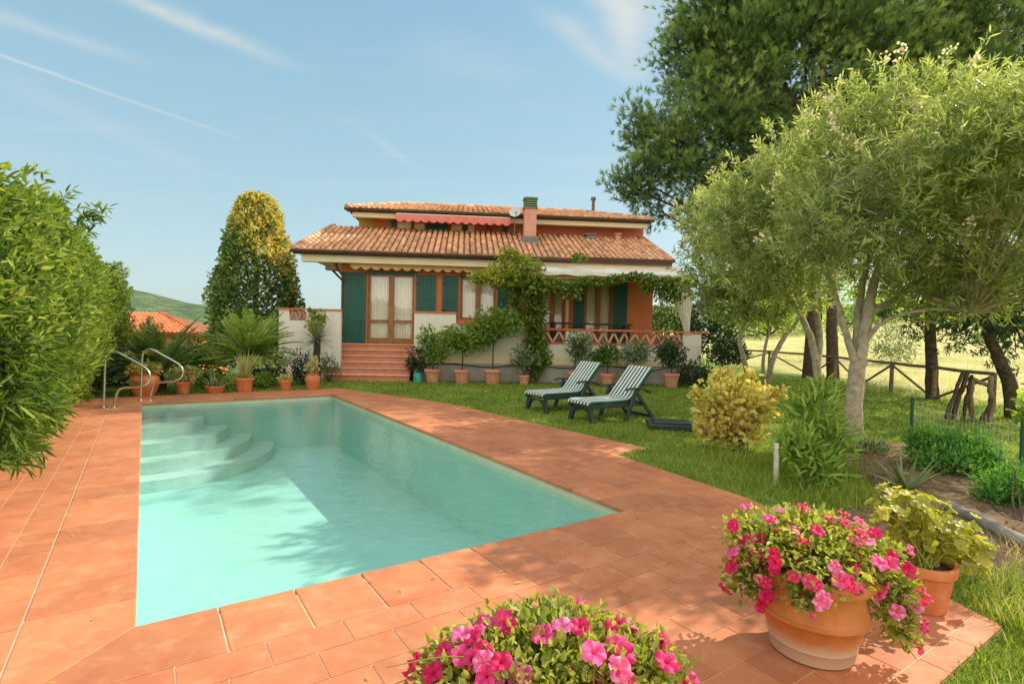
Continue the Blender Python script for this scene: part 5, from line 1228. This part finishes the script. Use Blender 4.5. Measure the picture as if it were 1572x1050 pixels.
# big petunia pots near the camera
def flower_mesh(i):
    rg = np.random.default_rng(50 + i); mb = MB(); k = 30; R = .045; rings = [(.004, -.045), (.006, -.02), (.012, -.004), (.6, .0), (.85, .004), (1.0, 0)]
    for j, (r, z) in enumerate(rings):
        for a in range(k):
            th = 2 * PI * a / k; lobe = 1 + .13 * abs(math.cos(2.5 * th)) - .07; rr = r if j < 3 else R * r * (lobe if j > 3 else 1)
            zz = z if j < 3 else z + .006 * math.sin(5 * th + i) * r + .005 * rg.normal() * (j > 3) - .010 * (r - .6) * (1 + .5 * math.cos(th + i))
            mb.v.append((rr * math.cos(th), rr * math.sin(th), zz))
    for j in range(len(rings) - 1):
        for a in range(k):
            mb.f.append((j * k + a, j * k + (a + 1) % k, (j + 1) * k + (a + 1) % k, (j + 1) * k + a)); mb.t.append(float(np.clip(.5 + (.28 * abs(math.cos(2.5 * 2 * PI * a / k)) - .2) + (j - 3) * .06 + (.15 * i - .38), 0, 1))); mb.m.append(1 if j == 2 and False else 0)
    me = bpy.data.meshes.new('flower'); me.from_pydata(mb.v, [], mb.f); me.update(); at = me.attributes.new('v', 'FLOAT', 'FACE'); at.data.foreach_set('value', np.array(mb.t, dtype=np.float32))
    me.materials.append(F_PINK); smoothed(me, 80); return me
FM = [flower_mesh(i) for i in range(6)]
def petunia(label, base, potmat, specs, fl, nl, trail, seed, rim=.275, rb=.195, h=.45, fs=1.0):
    t = thing('petunia_pot', label, 'potted plant', (base[0], base[1], .003), seed * .7, 'petunia pots on the near paving')
    mb = MB(); pr = [(0, 0), (rb, 0), (rb + .012, .01), (rb + .02, .07), (rb + .025, .075), (rb + .022, .085), (rb + .045, .16), (rb + .07, .215), (rb + .082, .222), (rb + .082, .236), (rb + .07, .243), (rim - .035, .33), (rim - .02, h - .06), (rim + .012, h - .05), (rim + .016, h - .02), (rim + .006, h), (rim - .03, h), (rim - .04, h - .06), (0, h - .06)]
    mb.lathe(pr, 48); mb.build('pot', potmat, t, True)
    rg = np.random.default_rng(seed)
    R0 = Matrix.Rotation(-seed * .7, 3, 'Z')
    sp = [(tuple(R0 @ Vector(c)), r) for c, r in specs]
    tr = [(tuple(R0 @ Vector(c)), r) for c, r in trail]
    P, od, dp = blobs(sp + tr, nl, .75); d = unit(od * .6 + np.array([0, 0, .35]) + rnd(len(P)) * .7); s = .65 + .7 * RNG.random(len(P))
    leaves('foliage', P, d, .036 * s, .019 * s, .5 + (dp - .5) * .45 + .25 * (P[:, 2] - h) + RNG.normal(size=len(P)) * .17, L_PET, t, droop=.2)
    mb = MB()
    for i in range(60):
        c, r = (sp + tr)[i % len(sp + tr)]; e = np.array(c) + rg.normal(size=3) * np.array(r) * .5; limb(mb, [(rg.normal() * .06, rg.normal() * .06, h - .04), e * np.array([.55, .55, .5]) + np.array([0, 0, h * .5 + .05]), e], .004, .002, 4)
    mb.build('stems', L_PET, t, True)
    Pf, of, df = blobs(sp + tr, fl * 3, .1); i = 0
    for w_i in rg.permutation(len(Pf)):
        p, d = Pf[w_i], of[w_i]
        d = Vector(d) + Vector((rg.normal() * .35, rg.normal() * .35, .25 + rg.normal() * .3))
        wd = Matrix.Rotation(seed * .7, 3, 'Z') @ d
        if wd.y > .25 * d.length: continue
        o = link('flower', FM[int(rg.integers(6))], t); i += 1
        q = d.normalized().to_track_quat('Z', 'Y'); o.matrix_local = Matrix.Translation(Vector(p) + d.normalized() * .035) @ q.to_matrix().to_4x4() @ Matrix.Rotation(rg.random() * 6, 4, 'Z') @ Matrix.Scale(rg.uniform(.66, .92) * fs, 4)
        if i >= fl: break
    return t
PB1 = G(1245, 995)
petunia('large stained terracotta pot of trailing pink petunias at the right of the paving', PB1, BIGPOT,
    [((-.05, 0, .54), (.40, .34, .15)), ((-.26, .05, .58), (.24, .22, .12)), ((.24, .0, .52), (.24, .22, .12)), ((.05, .1, .6), (.3, .25, .1))], 100, 6800,
    [((.36, -.1, .36), (.12, .12, .16)), ((.40, -.12, .2), (.08, .08, .13)), ((-.36, -.05, .40), (.10, .14, .13)), ((-.2, -.26, .42), (.12, .08, .08))], 2)
petunia('nearest pot of pink petunias cut off by the lower edge of the picture', np.array([.16, 1.96, -.03 + .003]), POT,
    [((0, 0, .47), (.42, .36, .14)), ((-.3, .0, .42), (.18, .2, .12)), ((.32, .05, .44), (.2, .2, .12)), ((0, .12, .50), (.3, .22, .1))], 100, 7200, [], 5, fs=1.12)
# yellow green geranium in a pot
gb_ = G(1415, 930)
gt_ = thing('geranium_pot', 'terracotta pot of yellow green geranium behind the large petunia pot', 'potted plant', (gb_[0], gb_[1], .003), 0)
z = pot(gt_, .165, .125, .29, 'pot', POT, 40)
P, od, dp = blobs([((-.1, .02, .62), (.24, .2, .14)), ((.1, .0, .5), (.22, .2, .16)), ((.22, -.02, .42), (.18, .16, .12)), ((-.18, .05, .5), (.16, .14, .12)), ((.28, 0, .3), (.12, .1, .08))], 210, .6)
d = unit(od * .7 + np.array([0, 0, .9]) + rnd(len(P)) * .5)
mb = MB()
for p, dd in zip(P, d):                       # scalloped round blades
    dd = Vector(dd); q = dd.to_track_quat('Z', 'Y'); R = .028 + .02 * RNG.random(); k = 18; V = [q @ Vector((0, 0, -.006)) + Vector(p)]
    for a in range(k):
        th = 2 * PI * a / k; r = R * (1 + .10 * math.cos(th * 6)) * (1 - .55 * max(0, math.cos(th)) ** 14); V.append(q @ Vector((r * math.cos(th), r * math.sin(th), .010 * math.sin(th * 3 + a) * .5 + .006)) + Vector(p))
    mb.add(V, [(0, 1 + a, 1 + (a + 1) % k) for a in range(k)], float(np.clip(RNG.normal(.55, .22), 0, 1)))
mb.build('foliage', L_GER, gt_, True)
mb = MB()
for p in P[::2]: limb(mb, [(RNG.normal() * .04, RNG.normal() * .04, z - .02), p * np.array([.5, .5, .5]) + np.array([0, 0, .2]), p], .006, .003, 5)
mb.build('stems', L_GER, gt_, True)
# aloe in the bed
ab = G(1390, 752); al = thing('aloe', 'aloe with long pale spiky leaves in the bed behind the geranium', 'aloe', (ab[0], ab[1], 0)); spiky(al, .02, 14, .48, .06, L_ALOE, (25, 85), 31, .5)

# ------------------------------------------------------------------ handrails
def handrail(label, x, y):
    b = G(x, y); t = thing('pool_handrail', label, 'handrail', (b[0], b[1], .003), 0, 'handrails at the pool corner')
    pts = [(0, 0), (.015, .5), (.03, .9), (.06, 1.01), (.15, 1.08), (.25, 1.07), (.45, .97), (.68, .85), (.82, .76), (.885, .64), (.85, .51), (.72, .425), (.5, .40), (.36, .385), (.27, .31), (.22, .15), (.2, 0)]
    mb = MB(); P = [Vector((a, 0, b_)) for a, b_ in pts]; limb(mb, P, .021, .021, 12); mb.build('rail', STEEL, t, True)
    for a in (0, .2):
        mb = MB(); mb.lathe([(0, .03), (.03, .03), (.035, .012), (.055, .008), (.055, .001), (0, .001)], 20, (a, 0, 0)); mb.build('foot_plate', STEEL, t, True)
handrail('steel handrail loop at the pool corner nearer to the camera', 159, 626); handrail('steel handrail loop at the pool corner farther from the camera', 216, 615)

# ------------------------------------------------------------------ sun loungers
def lounger(name, label, base, ang):
    t = thing(name, label, 'sun lounger', base, ang, 'green striped sun loungers')
    W = .66; hw = W / 2; sh = .34                # local x runs foot -> head, seat height sh
    hinge = 1.02; ba = math.radians(47); bl = .84
    tip = (hinge + bl * math.cos(ba), sh + bl * math.sin(ba))
    mb = MB()
    for s in (-1, 1): mb.bar((.02, s * (hw - .03), sh - .05), (1.42, s * (hw - .03), sh - .05), .05, .085)
    for x in (.04, .35, .66, 1.0, 1.4): mb.bar((x, -hw + .055, sh - .04), (x, hw - .055, sh - .04), .06, .04)
    for x in np.arange(.1, 1.0, .11): mb.bar((x, -hw + .055, sh - .02), (x, hw - .055, sh - .02), .07, .015)
    mb.build('seat_frame', DKPLASTIC, t, bevel=.012)
    # front leg frame: one moulded arch across the foot end
    mb = MB(); pl = []
    for q in range(13):
        a = PI * q / 12; pl.append((.06, -math.cos(a) * (hw - .12), .02 + .19 * math.sin(a)))
    outer = [(.06, hw + .02, -.02), (.06, hw - .04, sh - .1), (.06, -hw + .04, sh - .1), (.06, -hw - .02, -.02)]
    for s in (-1, 1):
        lg = MB(); lg.prism([(.03, s * (hw + .03), -.02), (.03, s * (hw - .05), -.02), (.03, s * (hw - .13), .15), (.03, s * (hw - .2), sh - .1), (.03, s * (hw - .02), sh - .1), (.03, s * (hw - .01), .16)][::s], (.07, 0, 0)); lg.build('leg', DKPLASTIC, t, bevel=.01)
    mb = MB(); mb.prism([(.035, -hw + .2, sh - .101), (.035, -hw + .14, .15), (.035, -.1, .215), (.035, .1, .215), (.035, hw - .14, .15), (.035, hw - .2, sh - .101)], (.06, 0, 0)); mb.build('leg_panel', DKPLASTIC, t, bevel=.008)
    for s in (-1, 1):                            # crossed legs below the armrests
        y = s * (hw + .035)
        for (a, b) in (((1.12, y, .56), (.86, y, -.02)), ((1.08, y - s * .0, .57), (1.62, y, -.02))):
            lg = MB(); a_, b_ = Vector(a), Vector(b); lg.bar(a_, b_, .05 if a[0] > 1.1 else .046, .085 if a[0] > 1.1 else .075, (0, 1, 0) if False else (1, 0, 0)); lg.build('leg', DKPLASTIC, t, bevel=.012)
        ar = MB(); P = [(.84, .575), (.98, .60), (1.15, .60), (1.34, .565), (1.5, .51)]
        for p, q in zip(P, P[1:]): ar.bar((p[0], y, p[1]), (q[0] + .004, y, q[1]), .085, .034)
        ar.bar((1.38, y, .54), (hinge + .52, s * (hw - .01), .50), .04, .04); ar.build('armrest', DKPLASTIC, t, bevel=.012)
    mb = MB(); mb.bar((1.58, -hw, .03), (1.58, hw, .03), .05, .06); mb.build('cross_bar', DKPLASTIC, t, bevel=.01)
    mb = MB()
    for s in (-1, 1): mb.bar((hinge, s * (hw - .05), sh - .02), (tip[0], s * (hw - .05), tip[1] - .02), .06, .05, (0, 0, 1))
    for q in np.linspace(.08, .96, 9): mb.bar((hinge + bl * q * math.cos(ba), -hw + .08, sh - .02 + bl * q * math.sin(ba)), (hinge + bl * q * math.cos(ba), hw - .08, sh - .02 + bl * q * math.sin(ba)), .05, .018)
    mb.build('backrest', DKPLASTIC, t, bevel=.01)
    # cushion: stripes run along the length, channels quilted into it
    path = [(-.03, sh - .03), (-.02, sh + .02), (.05, sh + .045), (.3, sh + .04), (.6, sh + .038), (.9, sh + .04), (1.0, sh + .055), (1.06, sh + .09)]
    for q in np.linspace(.15, 1.0, 8): path.append((hinge + bl * q * math.cos(ba) - .035 * math.sin(ba), sh + bl * q * math.sin(ba) + .04 * math.cos(ba)))
    path += [(tip[0] + .03, tip[1] + .02), (tip[0] + .02, tip[1] - .05)]
    ny = 56; me = bpy.data.meshes.new('cushion'); V = []; F = []; st = []
    for (x, z) in path:
        for j in range(ny + 1):
            q = j / ny; y = (q - .5) * (W - .02); ph = q * 7; bulge = .014 * abs(math.sin(PI * ph)) - .03 * max(0, abs(q - .5) - .46) / .04; V.append((x - bulge * .5, y, z + bulge))
    n1 = len(path)
    for i in range(n1 - 1):
        for j in range(ny): F.append((i * (ny + 1) + j, (i + 1) * (ny + 1) + j, (i + 1) * (ny + 1) + j + 1, i * (ny + 1) + j + 1)); st.append((j + .5) / ny * 7 + .74)
    me.from_pydata(V, [], F); me.update(); at = me.attributes.new('stripe', 'FLOAT', 'FACE'); at.data.foreach_set('value', np.array(st, dtype=np.float32)); me.materials.append(STRIPED)
    smoothed(me, 60); o = link('cushion', me, t); so = o.modifiers.new('solid', 'SOLIDIFY'); so.thickness = .035; so.offset = -1
    return t
la_ = math.atan2(E2[1], E2[0])
def lplace(px1, py1, px2, py2):
    a, b = G(px1, py1, -.02), G(px2, py2, -.02); m = (a + b) / 2; return (m[0], m[1], 0.0)
lb2 = lplace(871, 643, 906, 652); l2 = lounger('sun_lounger', 'green and white striped sun lounger nearer to the camera', lb2, la_ - .02)
lb1 = lplace(806, 628.5, 835, 635)
def copy_tree(o, parent=None):
    c = o.copy(); COL.objects.link(c)
    if parent is not None: c.parent = parent
    for ch in list(o.children): copy_tree(ch, c)
    return c
l1 = copy_tree(l2); l1.location = lb1; l1.rotation_euler = (0, 0, la_ + .03); l1['label'] = 'green and white striped sun lounger farther from the camera'
# parasol base lying on the grass
p_ = G(1030, 655); pbs = thing('parasol_base', 'dark green plastic slab lying on the lawn between lounger and yellow bush', 'parasol base', (p_[0], p_[1], -.02), la_ - .75)
mb = MB(); mb.prism([(-.42, -.3, .01), (.42, -.3, .01), (.42, .3, .01), (-.42, .3, .01)], (0, 0, .09)); o = mb.build('base', DKPLASTIC, pbs, bevel=.02)
mb = MB(); mb.prism([(-.32, -.24, .101), (.34, -.24, .101), (.34, .24, .101), (-.32, .24, .101)], (0, 0, .03)); mb.build('lid', DKPLASTIC, pbs, bevel=.012)

# ------------------------------------------------------------------ fences, stake, logs
def rail_fence():
    pts = [(11.25, 12.7), (11.65, 15.0), (11.8, 16.9), (12.15, 18.9), (12.3, 20.7), (12.5, 22.8), (12.0, 25.4), (10.8, 28.0)]
    fb = thing('rail_fence', 'wooden post and rail fence with diagonal braces along the dry field', 'fence', (pts[0][0], pts[0][1], 0)); b = Vector((pts[0][0], pts[0][1], 0))
    P = [Vector((x, y, float(terrain_z(x, y)))) - b for x, y in pts]
    for p in P: mb = MB(); mb.tube([p + Vector((0, 0, -.2)), p + Vector((.01, 0, .95))], [.062, .055], 8); mb.build('post', TIMBER, fb, True)
    for i, (p, q) in enumerate(zip(P, P[1:])):
        mb = MB(); mb.tube([p + Vector((0, 0, .92)), (p + q) / 2 + Vector((0, 0, .90)), q + Vector((0, 0, .92))], .045, 7); mb.build('rail', TIMBER, fb, True)
        a, c = (p, q) if i % 2 else (q, p)
        mb = MB(); mb.tube([a + Vector((0, 0, .05)), c + Vector((0, 0, .86))], .035, 7); mb.build('brace', TIMBER, fb, True)
rail_fence()
tp = G(1497, 645); tY = tp[1]
tre = thing('trestle', 'weathered timber trestle with leaning logs at the far right', 'trestle', (tp[0], tp[1], -.02)); tB = np.array([tp[0], tp[1], -.02])
def tl(x, y, d=0): return np.array(D(x, y, tY + d)) - tB
for (a, c, r, nm) in (((1495, 648), (1493, 585), .05, 'post'), ((1519, 655), (1521, 578), .055, 'post'), ((1452, 640), (1477, 572), .042, 'log'), ((1462, 645), (1487, 572), .05, 'log'), ((1478, 648), (1492, 575), .042, 'log'), ((1508, 645), (1526, 585), .04, 'log'), ((1480, 580), (1522, 594), .05, 'rail')):
    mb = MB(); A_, B_ = tl(*a, RNG.normal() * .1), tl(*c); limb(mb, [A_, (A_ + B_) / 2 + RNG.normal(size=3) * .03, B_], r, r * .85, 8, .008); mb.build(nm, TIMBER if nm != 'log' else DARKBARK, tre, True)
# green wire fence
wp = [(6.27, 10.55), (6.08, 8.23), (5.95, 6.3), (5.85, 4.2)]
wf = thing('wire_fence', 'green post and wire mesh fence beside the feathery bushes', 'fence', (wp[1][0], wp[1][1], 0)); wb_ = Vector((wp[1][0], wp[1][1], 0))
for p in wp: mb = MB(); mb.tube([Vector((p[0], p[1], -.2)) - wb_, Vector((p[0], p[1], .80)) - wb_], .024, 10); mb.build('post', GREENMETAL, wf, True)
mb = MB()
for a, c in zip(wp[1:], wp[2:]):
    a, c = Vector((a[0], a[1], 0)) - wb_, Vector((c[0], c[1], 0)) - wb_; Ls = (c - a).length; k = int(Ls / .065)
    for i in range(1, k): p = a.lerp(c, i / k); mb.tube([p + Vector((0, 0, .02)), p + Vector((0, 0, .74))], .0017, 3)
    for z in np.arange(.03, .75, .09): mb.tube([a + Vector((0, 0, z)), (a + c) / 2 + Vector((.0, 0, z - .004)), c + Vector((0, 0, z))], .0019, 3)
mb.build('wire_mesh', WIRE, wf)
sk = G(1190, 742); mb = MB(); limb(mb, [(0, 0, -.1), (.005, 0, .2), (0, .005, .475)], .03, .028, 9, .001); o = mb.build('garden_stake', STAKEW, None, True); o.location = (sk[0], sk[1], -.02); tag(o, 'short bleached wooden stake in the grass between yellow bush and green shrub', 'stake')
lg0, lg1 = G(1455, 775, .05), G(1590, 842, .05); mb = MB(); limb(mb, [lg0, (lg0 + lg1) / 2 + np.array([0, .03, .01]), lg1], .05, .06, 10, .004); tag(mb.build('log_edging', LOGGREY, None, True), 'grey log edging the soil bed at the right', 'log')

# ------------------------------------------------------------------ light and sky
SUN_EL, SUN_AZ = math.radians(38), math.radians(27.5)      # azimuth from +X towards +Y
sd_ = Vector((math.cos(SUN_EL) * math.cos(SUN_AZ), math.cos(SUN_EL) * math.sin(SUN_AZ), math.sin(SUN_EL)))
sl = bpy.data.lights.new('sun', 'SUN'); sl.energy = 6.0; sl.angle = math.radians(.5); sl.color = (1.0, .93, .81)
so = bpy.data.objects.new('sun', sl); COL.objects.link(so); so.rotation_euler = sd_.to_track_quat('Z', 'Y').to_euler(); so.location = (20, 5, 30)
w = bpy.data.worlds.new('World'); scene.world = w; w.use_nodes = True
n, l = w.node_tree.nodes, w.node_tree.links; n.clear()
out = n.new('ShaderNodeOutputWorld'); bg = n.new('ShaderNodeBackground'); l.new(bg.outputs[0], out.inputs[0]); bg.inputs[1].default_value = .15
sky = n.new('ShaderNodeTexSky'); sky.sky_type = 'NISHITA'; sky.sun_disc = False; sky.sun_elevation = SUN_EL; sky.sun_rotation = PI / 2 - SUN_AZ
sky.air_density = 1.0; sky.dust_density = 1.6; sky.ozone_density = 1.2; sky.altitude = 100
tc = n.new('ShaderNodeTexCoord'); nr_ = n.new('ShaderNodeVectorMath'); nr_.operation = 'NORMALIZE'; l.new(tc.outputs['Generated'], nr_.inputs[0])
sp = n.new('ShaderNodeSeparateXYZ'); l.new(nr_.outputs[0], sp.inputs[0])
def mth(op, a, b=None, c=None, clamp=False):
    m = n.new('ShaderNodeMath'); m.operation = op; m.use_clamp = clamp
    for i, q in enumerate((a, b, c)):
        if q is None: continue
        if isinstance(q, (int, float)): m.inputs[i].default_value = q
        else: l.new(q, m.inputs[i])
    return m.outputs[0]
zz = mth('MAXIMUM', sp.outputs[2], .03); X = mth('DIVIDE', sp.outputs[0], zz); Yc = mth('DIVIDE', sp.outputs[1], zz)
cmb = n.new('ShaderNodeCombineXYZ'); l.new(X, cmb.inputs[0]); l.new(Yc, cmb.inputs[1])
wn = n.new('ShaderNodeTexNoise'); wn.inputs['Scale'].default_value = 3.2; wn.inputs['Detail'].default_value = 6; wn.inputs['Roughness'].default_value = .65; l.new(cmb.outputs[0], wn.inputs['Vector'])
def skyP(x, y): d = ray(x, y); d = d / np.linalg.norm(d); return d[0] / d[2], d[1] / d[2]
def streak(a, b, w0, amt, fade0=.25, fade1=.35):
    """soft cirrus streak on the cloud plane between two bearings"""
    ax, ay = skyP(*a); bx, by = skyP(*b); L = math.hypot(bx - ax, by - ay); ux, uy = (bx - ax) / L, (by - ay) / L
    al = mth('ADD', mth('MULTIPLY', mth('SUBTRACT', X, ax), ux / L), mth('MULTIPLY', mth('SUBTRACT', Yc, ay), uy / L))
    ac = mth('SUBTRACT', mth('MULTIPLY', mth('SUBTRACT', X, ax), -uy), mth('MULTIPLY', mth('SUBTRACT', Yc, ay), -ux))
    ac = mth('ADD', ac, mth('MULTIPLY', mth('SUBTRACT', wn.outputs['Fac'], .5), w0 * 2.2))
    q = mth('DIVIDE', ac, w0); g_ = mth('POWER', 2.718, mth('MULTIPLY', mth('MULTIPLY', q, q), -1.0))
    f0 = n.new('ShaderNodeMapRange'); f0.interpolation_type = 'SMOOTHSTEP'; l.new(al, f0.inputs[0]); f0.inputs[1].default_value = -fade0; f0.inputs[2].default_value = fade0
    f1 = n.new('ShaderNodeMapRange'); f1.interpolation_type = 'SMOOTHSTEP'; l.new(al, f1.inputs[0]); f1.inputs[1].default_value = 1 + fade1; f1.inputs[2].default_value = 1 - fade1
    return mth('MULTIPLY', mth('MULTIPLY', mth('MULTIPLY', g_, f0.outputs[0]), f1.outputs[0]), amt)
tot = None
for a in (((200, -10), (430, 95), .055, .36), ((150, -30), (330, 60), .05, .3), ((-60, 65), (330, 200), .02, .38, .1, .5), ((-60, 10), (200, 90), .07, .25), ((930, -20), (985, 115), .06, .45), ((840, 20), (960, 120), .05, .35), ((960, -40), (1010, 60), .12, .35), ((560, 200), (640, 260), .04, .15), ((0, 120), (300, 260), .12, .12), ((640, 60), (800, 130), .15, .12)):
    q = streak(*a); tot = q if tot is None else mth('ADD', tot, q)
mp = n.new('ShaderNodeMapping'); l.new(cmb.outputs[0], mp.inputs[0]); mp.inputs['Rotation'].default_value = (0, 0, .5); mp.inputs['Scale'].default_value = (.5, 2.2, 1)
vn = n.new('ShaderNodeTexNoise'); vn.inputs['Scale'].default_value = 1.3; vn.inputs['Detail'].default_value = 7; vn.inputs['Roughness'].default_value = .6; l.new(mp.outputs[0], vn.inputs['Vector'])
veil = mth('MULTIPLY', mth('SUBTRACT', vn.outputs['Fac'], .5, None), .45, None, True)
tot = mth('ADD', mth('MULTIPLY', tot, mth('MULTIPLY_ADD', wn.outputs['Fac'], 1.3, .25)), veil, None, True)
mx = n.new('ShaderNodeMix'); mx.data_type = 'RGBA'; l.new(tot, mx.inputs[0]); hzm = n.new('ShaderNodeMix'); hzm.data_type = 'RGBA'; hzm.inputs[0].default_value = .85
hr = n.new('ShaderNodeValToRGB'); hr.color_ramp.elements[0].position = .0; hr.color_ramp.elements[0].color = (1.30, 1.95, 2.42, 1); hr.color_ramp.elements[1].position = .55; hr.color_ramp.elements[1].color = (.60, 1.36, 2.2, 1)
l.new(sp.outputs[2], hr.inputs[0]); l.new(sky.outputs[0], hzm.inputs[6]); l.new(hr.outputs[0], hzm.inputs[7]); l.new(hzm.outputs[2], mx.inputs[6]); mx.inputs[7].default_value = (2.3, 2.45, 2.6, 1)
tn = n.new('ShaderNodeMix'); tn.data_type = 'RGBA'; tn.blend_type = 'MULTIPLY'; tn.inputs[0].default_value = 1; l.new(mx.outputs[2], tn.inputs[6]); tn.inputs[7].default_value = (2.5, 2.3, 1.95, 1)
bk = n.new('ShaderNodeMapRange'); bk.interpolation_type = 'SMOOTHSTEP'; l.new(sp.outputs[1], bk.inputs[0]); bk.inputs[1].default_value = .25; bk.inputs[2].default_value = -.55; bk.inputs[3].default_value = 0; bk.inputs[4].default_value = 1
zn = n.new('ShaderNodeMapRange'); zn.interpolation_type = 'SMOOTHSTEP'; l.new(sp.outputs[2], zn.inputs[0]); zn.inputs[1].default_value = .55; zn.inputs[2].default_value = .95; zn.inputs[3].default_value = 0; zn.inputs[4].default_value = .3
wf_ = mth('MAXIMUM', bk.outputs[0], zn.outputs[0])       # added fill light: unseen sky brightened overhead and behind the viewer
bw = n.new('ShaderNodeMix'); bw.data_type = 'RGBA'; l.new(wf_, bw.inputs[0]); l.new(tn.outputs[2], bw.inputs[6]); bw.inputs[7].default_value = (11.2, 10.7, 9.7, 1)
l.new(bw.outputs[2], bg.inputs[0])

scene.view_settings.view_transform = 'Standard'; scene.view_settings.look = 'None'; scene.view_settings.exposure = 0; scene.view_settings.gamma = 1
scene.render.engine = 'CYCLES'
cy = scene.cycles; cy.max_bounces = 8; cy.transparent_max_bounces = 24; cy.diffuse_bounces = 4; cy.glossy_bounces = 3; cy.use_denoising = True
cy.caustics_reflective = False; cy.caustics_refractive = False; cy.sample_clamp_indirect = 6
